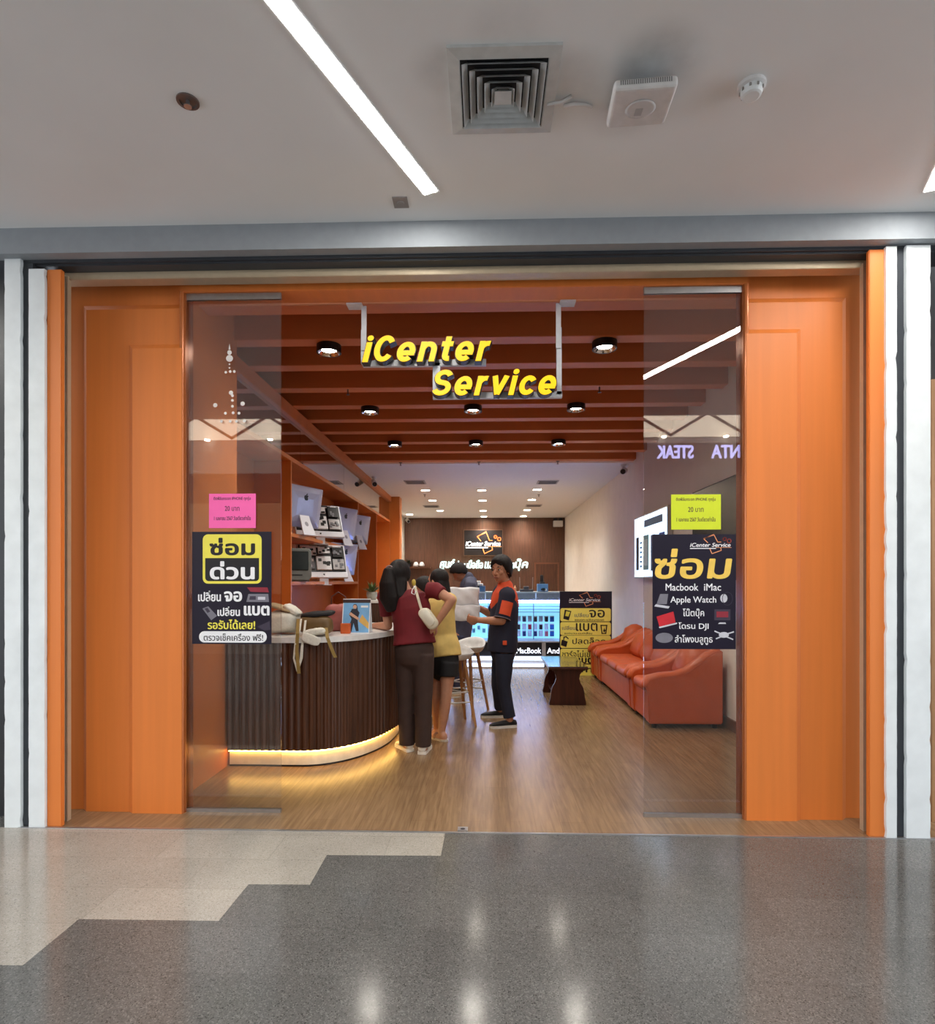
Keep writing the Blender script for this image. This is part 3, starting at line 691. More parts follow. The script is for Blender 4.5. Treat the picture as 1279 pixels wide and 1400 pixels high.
# notices and posters taped to the glass
PYL = 3.7205
def paper(name, label, cat, x0, y0, x1, y1, m):
    u = P((x0 + x1) / 2, y1, PYL); t = thing(name, label, cat, u); s = Sheet(t, PYL); s.rect(x0, y0, x1, y1, m, 0, .0012, name='sheet'); return t, s
NT = mat('print_dark', (70, 40, 46), .7)
for nm, lab, bx, m in (('paper_notice', 'bright pink paper notice taped to the left glass above the poster', (286, 675, 350, 722), PINK), ('paper_notice', 'yellow green paper notice taped to the right glass above the poster', (918, 676, 986, 724), LIME)):
    t, s = paper(nm, lab, 'notice', *bx, m); x0, y0, x1, y1 = bx; w, h = x1 - x0, y1 - y0
    s.text('ติดฟิล์มกระจก IPHONE ทุกรุ่น', x0 + w * .10, y0 + h * .08, x1 - w * .11, y0 + h * .21, NT, .0016, bold=.0004)
    s.text('20 บาท', x0 + w * .34, y0 + h * .36, x1 - w * .35, y0 + h * .50, NT, .0016, bold=.0004)
    s.text('1 เมษายน 2567 วันเดียวเท่านั้น', x0 + w * .11, y0 + h * .64, x1 - w * .11, y0 + h * .77, NT, .0016, bold=.0004)
# left poster
t, s = paper('poster', 'dark navy poster on the left glass headed by a yellow and black box', 'poster', 263, 727, 371.5, 880.5, NAVY)
s.rect(277.5, 730.5, 358, 798, YEL, .0012, .002, r=.034, name='yellow_box'); s.rect(281, 763, 354.5, 794.5, BLK, .002, .0026, r=.022, name='black_box'); s.rect(281, 763, 354.5, 775, BLK, .002, .00264, name='black_box_top')
s.text('ซ่อม', 288, 736, 348, 758.5, BLK, .0026, bold=.0055); s.text('ด่วน', 288.5, 768, 347.5, 791.5, WHT, .0032, bold=.0055)
s.text('เปลี่ยน', 271.5, 808, 302, 822, WHT, .0018, bold=.002); s.text('จอ', 307.5, 809, 330.5, 822, WHT, .0018, bold=.004)
s.text('เปลี่ยน', 298, 829.5, 328, 842, WHT, .0018, bold=.002); s.text('แบต', 334.5, 828.5, 368, 841, WHT, .0018, bold=.004)
s.text('รอรับได้เลย!', 284.5, 847, 349, 860, YEL, .0018, bold=.0018)
s.rect(272.5, 863, 365, 878.5, WHT, .0012, .002, r=.034, name='white_pill'); s.text('ตรวจเช็คเครื่อง ฟรี!', 279, 866, 360, 876, BLK, .0026, bold=.0006)
PG = [mat('picto_grey', (120, 118, 128), .5), mat('picto_dark', (58, 50, 66), .5), mat('picto_red', (140, 36, 52), .5), mat('picto_pale', (200, 200, 208), .5)]
s.polys([(0, [(337, 823), (368, 823), (367, 812), (340, 812)]), (2, [(343, 809), (368, 810), (366, 803), (338, 803)]), (1, [(341, 820), (350, 820), (350, 815), (342, 815)]), (3, [(353, 820), (363, 820), (363, 816), (353, 816)])], PG, .0012, .0016, 'phone_picture')
s.polys([(0, [(277, 832), (285, 829), (297, 842), (289, 848)]), (1, [(280, 832), (284, 831), (288, 836), (284, 838)])], PG, .0012, .0016, 'battery_picture')
s.polys([(1, [(352, 857), (369, 849), (370, 861), (362, 862)])], PG, .0012, .0016, 'screen_picture')
# right poster
LOGO_O = mat('logo_orange', (244, 160, 110), .5)
t, s = paper('poster', 'dark navy poster on the right glass with large yellow letters and a list of devices', 'poster', 892.5, 730.5, 1006.5, 887.5, NAVY)
s.logo(942, 728.5, 1002, 758.5, .0016, LOGO_O, WHT, bold=.0008)
s.text('ซ่อม', 897, 751, 1000, 790.5, mat('poster_gold', (244, 204, 92), .45), .0018, bold=.0065, shear=.1)
for tx, bx in (('Macbook', (910.5, 798, 955, 807.5)), ('iMac', (963, 798, 986, 807.5)), ('Apple Watch', (917, 815.5, 979.5, 826.5)), ('โน๊ตบุ๊ค', (934, 832, 963, 845.5)), ('โดรน DJI', (928, 851, 969, 862)), ('ลำโพงบลูทูธ', (923, 868, 974.5, 881.5))):
    s.text(tx, *bx, WHT, .0018, bold=.0007)
s.polys([(0, [(898, 826), (903, 812), (914, 812), (912, 826)]), (3, [(895, 829), (897, 826), (916, 829), (914, 832)])], PG, .0012, .0016, 'laptop_picture')
s.polys([(2, [(898, 843), (921, 836), (924, 851), (902, 857)]), (3, [(901, 857), (926, 851), (926, 853), (902, 859)]), (0, [(903, 842), (920, 837), (921, 841), (904, 846)])], [mat('picto_blue', (60, 80, 160), .5), PG[1], mat('picto_bright_red', (200, 36, 48), .5), PG[3]], .0012, .0016, 'red_laptop_picture')
s.polys([(1, circ(908.5, 872, 12, 18, 7)), (0, circ(908.5, 872, 4, 12, 4))], [PG[1], PG[0]], .0012, .0016, 'speaker_picture')
s.lines([circ(995, 818.5, 7, 16, 9) + [(1002, 818.5)]], .004, PG[1], .0012, .0017, 'watch_strap_picture'); s.polys([(0, circ(990, 818, 5, 12, 6))], [PG[3]], .0012, .0016, 'watch_picture')
s.polys([(1, [(977, 833), (999, 833), (999, 848), (977, 848)]), (2, [(980, 836), (996, 836), (996, 844), (980, 844)]), (3, [(984, 851), (992, 851), (993, 853), (982, 853)])], PG, .0012, .0016, 'computer_picture')
s.lines([[(978, 863), (990, 868), (1003, 864)], [(980, 873), (990, 869), (1002, 874)]], .008, PG[3], .0012, .0017, 'drone_arm_picture'); s.polys([(0, circ(990, 868, 7, 12, 4))], [PG[3]], .0018, .0022, 'drone_body_picture')
# festive sticker of dots on the left glass
FROST = mat('frosted_sticker', (226, 218, 212), .7)
t = thing('glass_sticker', 'white snowman and snow dot sticker on the left glass', 'sticker', P(318, 578, PYL)); s = Sheet(t, PYL)
s.polys([(0, circ(314, 482, 3.2, 12)), (0, circ(314, 490, 4.8, 12)), (0, [(312.5, 478), (315.5, 478), (314, 470)])], [FROST], 0, .001, 'snowman')
for px, py, r in ((309, 509, 1.8), (315, 508, 1.9), (320.5, 508, 1.9), (314, 498, 1.2), (314, 503, 1.2), (316, 537, 3), (318, 541, 2), (318, 547.5, 1.9), (318, 555.5, 1.9), (319, 564.5, 2), (327, 565, 2), (308.5, 565, 2), (303, 576, 2), (315, 576, 2), (323.5, 576, 2), (334.5, 575.5, 2.3), (332, 552, 3), (294.5, 554, 3)):
    s.polys([(0, circ(px, py, r, 10))], [FROST], 0, .001, 'dot')

# ================================================================== LEFT SIDE: COUNTER, CABINET, COMPUTERS
base = []                                        # counter front line, plan view
for i in range(8): base.append(Vector((XL + .02 + (.56) * i / 8, 4.62, 0)))
for i in range(41):
    a = math.radians(-90 + 90 * i / 40); base.append(Vector((-1.45 + .65 * math.cos(a), 5.65 + 1.03 * math.sin(a), 0)))
for i in range(1, 5): base.append(Vector((-.80, 5.65 + .16 * i, 0)))
def resample(pts, step):
    out = [pts[0]]; acc = 0
    for a, b in zip(pts, pts[1:]):
        L = (b - a).length; d = step - acc
        while d <= L: out.append(a + (b - a) * (d / L)); d += step
        acc = L - (d - step)
    return out
def offset_line(pts, d):
    o = []
    for i, p in enumerate(pts):
        t = (pts[min(i + 1, len(pts) - 1)] - pts[max(i - 1, 0)]).normalized(); o.append(p + Vector((t.y, -t.x, 0)) * d)
    return o
def wallstrip(outer, inner, z0, z1):
    m = MB(); m.loft([[a + Z_ * z0, a + Z_ * z1, b + Z_ * z1, b + Z_ * z0] for a, b in zip(outer, inner)]); return m
ct = thing('reception_counter', 'curved dark walnut slatted counter with white top and warm light along its plinth', 'counter', (-1.4, 5.1, 0))
fine = resample(base, .0135); inn = offset_line(fine, -.60)
inn = [Vector((max(p.x, XL + .02) if i < 60 else p.x, p.y, 0)) for i, p in enumerate(inn)]
no = offset_line(fine, 1.0)
rib = [p + (q - p) * (.012 if (i % 4) in (0, 1) else 0) for i, (p, q) in enumerate(zip(fine, no))]
wallstrip(rib, inn, .135, .975).build('slat_front', WALNUT, ct)
wallstrip(offset_line(fine, .035), offset_line(fine, -.64), .975, 1.018).build('worktop', mat('white_worktop', (226, 224, 220), .3), ct)
wallstrip(offset_line(fine, -.035), offset_line(fine, -.58), .014, .135).build('plinth', mat('cream_plinth', (232, 222, 200), .5), ct)
wallstrip(offset_line(fine, -.034), offset_line(fine, -.56), .0, .014).build('base_gap', BLACKM, ct)
wallstrip(offset_line(fine, -.012), offset_line(fine, -.024), .122, .1345).build('led_strip', emis('led_warm', (255, 204, 110), 16), ct)

sc = thing('bar_counter', 'taller dark walnut counter block with white top carrying a small plant behind the reception counter', 'counter', (-1.15, 6.75, 0))
m = MB(); x0, x1 = -1.34, -.9
prof = []
for i in range(14):
    a = x0 + (x1 - x0) * i / 14; w = (x1 - x0) / 14; prof += [(a, 0), (a + w * .6, 0), (a + w * .6, .01), (a + w, .01)]
m.prism(prof + [(x1, .5), (x0, .5)], Vector((0, 6.5, 0)), X_, Y_, Z_, 0, 1.215); m.build('slat_body', WALNUT, sc)
m = MB(); m.rbox(x0 - .02, 6.48, 1.215, x1 + .02, 7.02, 1.245, .005); m.build('worktop', MATS['white_worktop'], sc)
pp = thing('potted_plant', 'small green plant in a glass pot on the taller walnut counter', 'plant', (-1.26, 6.62, 1.245))
m = MB(); m.lathe([(.001, 0), (.045, 0), (.06, .05), (.058, .09), (.052, .09), (.05, .02), (.001, .02)], (-1.26, 6.62, 1.245)); m.build('pot', mat('glazed_pot', (150, 150, 140), .2), pp, smooth=True)
rr = random.Random(5); m = MB()
for i in range(46):
    a = rr.random() * 6.28; l = .06 + rr.random() * .09; e = rr.random() * 1.1 + .25; d = Vector((math.cos(a) * math.cos(e), math.sin(a) * math.cos(e), math.sin(e))); s_ = d.cross(Z_).normalized()
    c0 = Vector((-1.26, 6.62, 1.325)); m.add([c0, c0 + d * l * .6 + s_ * .014, c0 + d * l, c0 + d * l * .6 - s_ * .014], [(0, 1, 2, 3)])
m.build('foliage', mat('leaf_green', (70, 88, 38), .5, var=.3, scale=30), pp, fix=False)

# cabinet with open bays
YD = [4.84] + [PX(px, 700, XC).y for px in (398.5, 490, 515)] + [13.58]
cab = thing('open_shelving_cabinet', 'long orange open cabinet with shelves of old computers along the left wall', 'cabinet', (-2.37, 9.2, 0))
XB = -2.585
m = MB(); m.box(XB - .015, 4.85, 0, XB, 13.6, 2.84); m.build('back_panel', ORANGE2, cab)
m = MB(); m.box(XB, 4.85, 2.80, XC, 13.6, 2.845); m.build('top_panel', ORANGE2, cab)
for y in YD[1:]:
    m = MB(); m.box(XB, y - .016, 0, XC, y + .016, 2.80); m.build('divider', ORANGE2, cab)
for z in (1.955, 1.41):
    m = MB(); m.box(XB, YD[1] + .016, z, XC, YD[2] - .016, z + .04); m.build('shelf', ORANGE2, cab)
m = MB(); m.box(XB, 4.85, 0, XC - .02, YD[1] - .016, .95); m.box(XB, YD[1] + .016, 0, XC - .02, YD[2] - .016, .95); m.build('base_unit', ORANGE2, cab)
mr = thing('mirror_panel', 'tall strip of mirror between the cabinet top and the orange rail', 'mirror', (XC - .02, 9.2, 2.85))
MIRR = mat('mirror', (214, 206, 200), .02, 1, var=.01)
for i in range(4):
    ya = 4.85 + i * (13.58 - 4.85) / 4; yb = 4.85 + (i + 1) * (13.58 - 4.85) / 4
    m = MB(); m.box(XC - .03, ya + .003, 2.85, XC - .02, yb - .003, 3.40); m.build('mirror_sheet', MIRR, mr)
m = MB(); m.box(-2.6, 13.6, 0, -1.955, 13.95, ZREAR); struct('wall_cabinet_end', m, ORANGE2)

ALU = mat('computer_aluminium', (176, 180, 208), .32, .55, var=.02)
STAND = mat('lit_stand_and_chassis_white', (226, 228, 236), .35, .1, var=.02)  # stands' white is lighting put into the colour; the opened chassis is white
def apple(r):
    pts = [(-.0, .62), (.28, .74), (.62, .66), (.84, .44), (.64, .26), (.58, .0), (.68, -.26), (.86, -.42), (.66, -.82), (.36, -.98), (.0, -.90), (-.36, -.98), (-.66, -.78), (-.9, -.28), (-.92, .18), (-.72, .58), (-.34, .74)]
    return [(a * r, b * r) for a, b in pts], [(a * r, b * r) for a, b in ((0, .78), (.06, 1.08), (.36, 1.3), (.32, 1.0))]
def all_in_one():
    """back of a slim desktop computer: local x = width, -y = back, z up"""
    t = thing('desktop_computer', '', 'computer', (0, 0, 0), 0, 'slim computers seen from behind on the shelves')
    T = Matrix.Translation((0, 0, .10)) @ Matrix.Rotation(math.radians(9), 4, 'X')
    rings = []
    for y, k in ((.0, 1), (-.006, 1), (-.02, .94), (-.04, .72), (-.052, .42), (-.055, .1)):
        rings.append([T @ Vector((a * k, y, .245 + (b - .245) * k)) for a, b in rrect(-.325, 0, .325, .49, .018, 3)])
    m = MB(); m.loft(rings); m.build('back_shell', ALU, t, local=True)
    m = MB(); m.frame_box(T @ Vector((0, .002, 0)), X_, (T.to_3x3() @ Z_), (T.to_3x3() @ Y_), -.315, .08, 0, .315, .48, .003); m.build('screen', BLACKM, t, local=True)
    a, l = apple(.036); g = MB(); O = T @ Vector((0, -.0515, .36)); V = T.to_3x3() @ Z_; N = T.to_3x3() @ -Y_
    g.prism(a, O, X_, V, N, -.006, .003); g.prism(l, O, X_, V, N, -.006, .003); g.build('fruit_mark', BLACKM, t, local=True)
    m = MB(); m.loft([[Vector((s * w, y + d, z)) for s, d in ((-1, 0), (1, 0), (1, .012), (-1, .012))] for w, y, z in ((.075, -.055, .30), (.085, -.10, .16), (.105, -.16, .012), (.105, -.165, 0))])
    m.box(-.105, -.165, 0, .105, .06, .008); m.build('stand', STAND, t, local=True)
    m = MB(); m.lathe([(.03, -.002), (.026, -.004), (.001, -.004)], (0, -.113, .135), 18, (0, -1, .38)); m.build('cable_hole', mat('hole_grey', (150, 150, 160), .4), t, local=True)
    return t
FI = math.radians(25); RZ = math.pi / 2 - FI; DIR = Vector((math.sin(FI), math.cos(FI), 0))
proto = None
for xn, yn, z, lab in ((-2.35, 6.78, 1.995, 'silver slim computer seen from behind, nearest on the upper orange shelf'),
                       (-2.36, 8.84, 1.995, 'silver slim computer seen from behind, on the upper shelf right of the opened computer'),
                       (-2.35, 9.86, 1.995, 'silver slim computer seen from behind, farthest on the upper shelf poking past the divider'),
                       (-2.36, 8.86, 1.45, 'silver slim computer seen from behind, at the far end of the lower shelf')):
    p = Vector((xn, yn, z)) + DIR * .325
    if proto is None: proto = all_in_one(); proto.location = p; proto.rotation_euler.z = RZ; proto['label'] = lab
    else: dup(proto, p, lab, RZ)
def opened(label, p, rz, tilt, seed):
    t = thing('opened_computer', label, 'computer', p, rz, 'opened computers on the shelves')
    T = Matrix.Translation((0, 0, .05)) @ Matrix.Rotation(math.radians(-tilt), 4, 'X')
    m = MB(); m.rbox(-.33, -.012, 0, .33, .03, .085, .008, 2, T); m.rbox(-.33, .0, .08, .33, .03, .50, .008, 2, T)
    m.box(-.10, -.02, -.05, .10, .16, -.04); m.box(-.06, .01, -.05, .06, .05, .06)
    m.build('white_chassis', STAND, t, local=True)
    m = MB(); m.rbox(-.31, -.006, .09, .31, .006, .485, .003, 1, T); m.build('circuit_tray', BLACKM, t, local=True)
    rr = random.Random(seed); tones = [WHT, BLACKM, mat('component_grey', (120, 122, 128), .5), WHT, STEEL]
    for (a, b, w, h, k) in ((-.28, .33, .2, .12, 0), (-.05, .36, .16, .09, 3), (.14, .30, .14, .16, 1), (-.27, .12, .15, .17, 2), (-.09, .11, .2, .2, 0), (.13, .11, .16, .16, 4), (-.29, .45, .56, .022, 3)):
        m = MB(); m.rbox(a, -.022 - rr.random() * .01, b, a + w, .0, b + h, .004, 1, T)
        for q in range(5):
            x, z = a + rr.random() * w * .8, b + rr.random() * h * .8; m.cur = 1; m.rbox(x, -.036, z, x + w * .22, -.01, z + h * .22, .002, 1, T); m.cur = 0
        m.build('component', [tones[k], tones[(k + 1) % 3]], t, local=True)
    a, l = apple(.014); g = MB(); O = T @ Vector((0, -.0125, .045)); g.prism(a, O, X_, T.to_3x3() @ Z_, T.to_3x3() @ -Y_, 0, .001); g.build('fruit_mark', BLACKM, t, local=True)
    return t
opened('opened white computer with bare circuit parts on the upper shelf', Vector((-2.19, 7.92, 1.995)), RZ - .55, 26, 1)
opened('opened white computer with bare circuit parts on the lower shelf', Vector((-2.17, 8.02, 1.45)), RZ - .62, 24, 2)
# bulky old monitor
t = thing('tube_monitor', 'bulky grey all-in-one tube computer at the near end of the lower shelf', 'computer', (-2.28, 7.05, 1.45), math.radians(28))
GR = mat('tube_grey', (120, 124, 120), .3)
m = MB(); m.loft([[Vector((a * k, y, .02 + b * k2)) for a, b in rrect(-.19, 0, .19, .37, .05)] for y, k, k2 in ((-.14, .96, .97), (-.12, 1, 1), (.02, 1, 1), (.2, .62, .7))]); m.box(-.17, -.10, 0, .17, .1, .03); m.build('case', GR, t, local=True)
m = MB(); m.rbox(-.15, -.148, .13, .15, -.13, .355, .02); m.build('screen', mat('tube_glass', (40, 46, 44), .1), t, local=True)
m = MB(); m.box(-.08, -.146, .07, .08, -.135, .082); m.build('disc_slot', BLACKM, t, local=True)

# things lying on the counter
from mathutils import noise
def cloth(name, m, parent, c, size, M=None, amp=.012, freq=9, power=3.2, seed=0, n=34):
    """soft rounded block with folds"""
    g = MB(); M = M or Matrix.Identity(3); sg = lambda x, p: math.copysign(abs(x) ** p, x); rings = []; e = 2 / power
    for i in range(1, n // 2):
        ph = -math.pi / 2 + math.pi * i / (n // 2); ring = []
        for j in range(n):
            th = 2 * math.pi * j / n
            v = Vector((size[0] * sg(math.cos(ph), e) * sg(math.cos(th), e), size[1] * sg(math.cos(ph), e) * sg(math.sin(th), e), size[2] * sg(math.sin(ph), e)))
            q = v * freq + Vector((seed * 7.3, seed * 3.1, 0)); fold = noise.noise(q) + .8 * (.5 - abs(noise.noise(q * 1.9 + Vector((5, 1, 2))))) * 1.2
            ring.append(Vector(c) + M @ (v + v.normalized() * fold * amp))
        rings.append(ring)
    g.loft(rings); o = g.build(name, m, parent, smooth=True); return o
ZT = 1.018
t = thing('tote_bag', 'white canvas tote bag lying on the counter behind the left glass', 'bag', (-1.52, 4.90, ZT))
CANV = mat('cream_canvas', (222, 218, 204), .8, bump=.15, scale=60)
cloth('body', CANV, t, (-1.66, 4.90, ZT + .10), (.145, .14, .088), amp=.018, freq=7, seed=1)
cloth('flap', mat('tan_canvas', (178, 156, 120), .8), t, (-1.66, 4.88, ZT + .215), (.12, .10, .016), Matrix.Rotation(math.radians(16), 3, 'Y'), .02, 10, seed=2)
cloth('collar', CANV, t, (-1.575, 4.86, ZT + .20), (.07, .08, .026), Matrix.Rotation(math.radians(34), 3, 'Y'), .016, 12, seed=3)
m = MB(); c0 = P(409, 850, 4.62)
def ribbon(pts, w, wd):
    g = MB(); V = Vector(wd); g.loft([[Vector(p) - V * w / 2, Vector(p) + V * w / 2, Vector(p) + V * w / 2 - Y_ * .003, Vector(p) - V * w / 2 - Y_ * .003] for p in pts]); return g
for pts, mm, w in (([(412, 846, 4.66), (410, 862, 4.60), (404, 880, 4.575), (402, 900, 4.575), (407, 918, 4.575), (413, 900, 4.575), (414, 880, 4.575)], WHT, .014), ([(418, 848, 4.66), (416, 866, 4.6), (413, 884, 4.572), (411, 906, 4.572)], WHT, .016)):
    ribbon([P(*q) for q in pts], w, (1, 0, .1)).build('strap', CANV if mm is WHT else mm, t)
t = thing('belt_bag', 'olive brown pouch bag with black lid and hanging gold straps on the counter edge', 'bag', (-1.33, 4.80, ZT))
GOLD = mat('olive_strap', (150, 124, 66), .6)
cloth('body', mat('olive_leather', (104, 78, 40), .5), t, (-1.365, 4.80, ZT + .082), (.135, .09, .072), amp=.014, freq=11, seed=4)
cloth('lid', mat('black_fabric', (22, 20, 22), .7), t, (-1.355, 4.82, ZT + .166), (.125, .09, .024), Matrix.Rotation(math.radians(-6), 3, 'Y'), .022, 12, seed=5)
for pts in ([(408, 846, 4.66), (407, 866, 4.58), (406, 890, 4.572), (409, 921, 4.572)], [(446, 858, 4.66), (448, 872, 4.585), (454, 888, 4.57), (459, 899, 4.57)]):
    ribbon([P(*q) for q in pts], .026, (1, 0, .1)).build('strap', GOLD, t)
t = thing('cloth_pouch', 'crumpled white pouch hanging over the counter edge under the olive bag', 'pouch', (-1.30, 4.66, ZT))
cloth('pouch', CANV, t, (-1.33, 4.645, ZT + .036), (.09, .045, .026), Matrix.Rotation(math.radians(-10), 3, 'Y'), .014, 16, seed=6)
cloth('flap', CANV, t, (-1.34, 4.566, ZT - .012), (.075, .008, .036), Matrix.Rotation(math.radians(22), 3, 'Y'), .006, 20, seed=7)
t = thing('pink_bag', 'dusty pink bag with thin handle behind the olive bag on the counter', 'bag', (-1.22, 5.10, ZT))
cloth('body', mat('dusty_pink', (170, 96, 90), .7), t, (-1.28, 5.20, ZT + .115), (.10, .07, .11), amp=.02, freq=12, seed=8)
m = MB(); m.tube([(-1.35, 5.20, ZT + .18), (-1.34, 5.19, ZT + .30), (-1.28, 5.18, ZT + .34), (-1.22, 5.19, ZT + .30), (-1.21, 5.20, ZT + .18)], .006); m.build('handle', mat('brown_handle', (90, 50, 40), .6), t, smooth=True)
m = MB(); m.rbox(-1.20, 4.92, ZT, -1.12, 4.97, ZT + .085, .006)
tag(m.build('orange_box', mat('orange_card', (206, 92, 34), .5)), 'small orange box on the counter left of the brochure stand', 'box')
# brochure stand
YS = 4.98; t = thing('brochure_stand', 'white card stand showing a blue advert with a dark header on the counter', 'brochure stand', (P(486, 870, YS).x, YS, ZT))
zb0 = ZT; m = MB(); a, b = P(467, 870, YS).x, P(505, 870, YS).x; zt_ = P(486, 820, YS).z
m.prism([(YS, zb0), (YS + .01, zb0), (YS + .075, zt_), (YS + .13, zb0), (YS + .14, zb0), (YS + .078, zt_ + .006), (YS + .066, zt_ + .006)], Vector((0, 0, 0)), Y_, Z_, X_, a, b); m.build('card', WHT, t)
V = Vector((0, .066, zt_ - zb0)); Lc = V.length; V.normalize(); N = Vector((0, -V.z, V.y)); O = Vector((a, YS, zb0)); wd = b - a
def flat(nm, pts, mm, l0, l1): g = MB(); g.prism([(u * wd, v * Lc) for u, v in pts], O, X_, V, N, l0, l1); g.build(nm, mm, t)
flat('picture', [(.03, .02), (.97, .02), (.97, .9), (.03, .9)], mat('advert_blue', (120, 176, 222), .4, var=.15, scale=9), .0005, .0015)
flat('header', [(0, .9), (1, .9), (1, 1), (0, 1)], mat('header_brown', (52, 26, 26), .5), .0005, .002)
flat('figure', [(.22, .05), (.36, .05), (.42, .3), (.52, .06), (.62, .06), (.56, .42), (.62, .6), (.52, .72), (.34, .72), (.24, .55), (.34, .42)], mat('advert_dark', (30, 30, 46), .5), .0015, .0022)
flat('figure_face', circ(.44, .78, .07, 12, .06), mat('advert_skin', (210, 160, 130), .5), .0015, .0024)
flat('figure_arm', [(.24, .55), (.30, .62), (.62, .44), (.58, .38)], mat('advert_skin', (210, 160, 130), .5), .0022, .0027)
flat('figure_hair', [(.36, .80), (.40, .86), (.48, .86), (.53, .80), (.55, .68), (.57, .60), (.50, .64), (.49, .76), (.44, .83), (.38, .76)], mat('advert_dark', (30, 30, 46)), .0015, .0020)
flat('swoosh', [(.6, .35), (.97, .12), (.97, .3), (.72, .55)], mat('advert_gold', (222, 176, 90), .5), .0015, .002)
flat('caption', [(.66, .76), (.92, .76), (.92, .82), (.66, .82)], WHT, .0015, .002)

# ================================================================== RIGHT SIDE
LEATH = mat('orange_leather', (194, 86, 38), .5, var=.06, scale=7, bump=.1, coat=.08, spec=.35)
def seat_unit(nm, label, cat, ya, yb, n):
    t = thing(nm, label, cat, (1.96, (ya + yb) / 2, 0)); aw = .15
    m = MB(); m.rbox(1.625, ya + .02, .05, 2.33, yb - .02, .37, .02); m.build('base', LEATH, t, smooth=False)
    prof = [(1.615, .045), (1.60, .36), (1.585, .40), (1.585, .45), (1.61, .485), (1.66, .50), (1.85, .515), (1.98, .55), (2.08, .615), (2.17, .70), (2.26, .755), (2.335, .77), (2.335, .045)]
    for y in (ya, yb - aw):
        m = MB(); m.prism(prof, Vector((0, 0, 0)), X_, Z_, Y_, y + .004, y + aw - .004); arm = m.build('arm', LEATH, t, bevel=.012)
        m = MB(); m.tube([(1.60, y + aw / 2, .425), (1.63, y + aw / 2, .475), (1.72, y + aw / 2, .50), (1.88, y + aw / 2, .515), (2.0, y + aw / 2, .56), (2.11, y + aw / 2, .64), (2.2, y + aw / 2, .715), (2.3, y + aw / 2, .76)],
                         [(.070, .05), (.074, .05), (.073, .045), (.072, .045), (.072, .045), (.070, .045), (.066, .04), (.05, .03)], 14, side=(0, 1, 0), caps=1); m.build('arm_pad', LEATH, arm, smooth=True)
        m = MB(); m.lathe([(.062, 0), (.058, .012), (.04, .016), (.001, .016)], (1.588, y + aw / 2, .43), 18, (-1, 0, .15)); m.build('arm_front_disc', mat('orange_leather_dark', (150, 52, 28), .45), arm, smooth=True)
    w = (yb - ya - 2 * aw) / n
    for i in range(n):
        a = ya + aw + w * i
        m = MB(); m.rbox(1.595, a + .003, .33, 2.12, a + w - .003, .445, .05, 4); m.build('seat_cushion', LEATH, t, smooth=True)
        rings = []
        for k in range(13):
            y = a + .004 + (w - .008) * k / 12; e = math.sin(math.pi * k / 12) ** .5; gtop = .055 * math.sin(math.pi * ((a - ya - aw) + w * k / 12) / (yb - ya - 2 * aw))
            zt = .70 + .07 * e + gtop
            rings.append([Vector((x, y, z)) for x, z in ((2.06 - .03 * e, .42), (2.03 - .05 * e, .52), (2.07 - .05 * e, .62), (2.10 - .04 * e, zt - .06), (2.16, zt - .005), (2.23, zt), (2.30, zt - .03), (2.33, zt - .1), (2.33, .42))])
        m = MB(); m.loft(rings); m.build('back_cushion', LEATH, t, smooth=True)
    m = MB(); m.rbox(2.24, ya + .03, .3, 2.34, yb - .03, .72, .02); m.build('back_frame', LEATH, t)
    for x in (1.68, 2.27):
        for y in (ya + .06, yb - .06):
            m = MB(); m.lathe([(.025, 0), (.03, .05)], (x, y, 0), 12); m.build('foot', BLACKM, t)
    return t
seat_unit('armchair', 'orange leather armchair nearest the glass by the right wall', 'armchair', 5.955, 6.71, 1)
seat_unit('sofa', 'long orange leather sofa between two matching armchairs', 'sofa', 6.725, 8.60, 3)
seat_unit('armchair', 'orange leather armchair farthest back, beside the price board', 'armchair', 8.615, 9.22, 1)

t = thing('coffee_table', 'dark mahogany coffee table with curved end panels in front of the sofa', 'table', (.965, 7.5, 0))
for y in (7.06, 7.86):
    h = [(.215, 0), (.215, .03), (.20, .09), (.195, .15), (.18, .21), (.15, .26), (.135, .31), (.145, .36), (.175, .40), (.19, .425)]
    m = MB(); m.prism([(.965 + a, z) for a, z in h] + [(.965 - a, z) for a, z in reversed(h)], Vector((0, 0, 0)), X_, Z_, Y_, y, y + .045); m.build('end_panel', TABLEW, t, bevel=.005)
m = MB(); m.rbox(.735, 6.99, .425, 1.195, 7.98, .452, .008); m.build('table_top', TABLEW, t)
m = MB(); m.rbox(.74, 6.995, .452, 1.19, 7.975, .460, .003); tg = mat('table_glass', (30, 22, 20), .03, coat=1); tg.node_tree.nodes['Principled BSDF'].inputs['IOR'].default_value = 2.2; m.build('glass_top', tg, t)
m = MB(); m.box(.82, 7.10, .09, 1.11, 7.87, .115); m.build('lower_shelf', TABLEW, t)

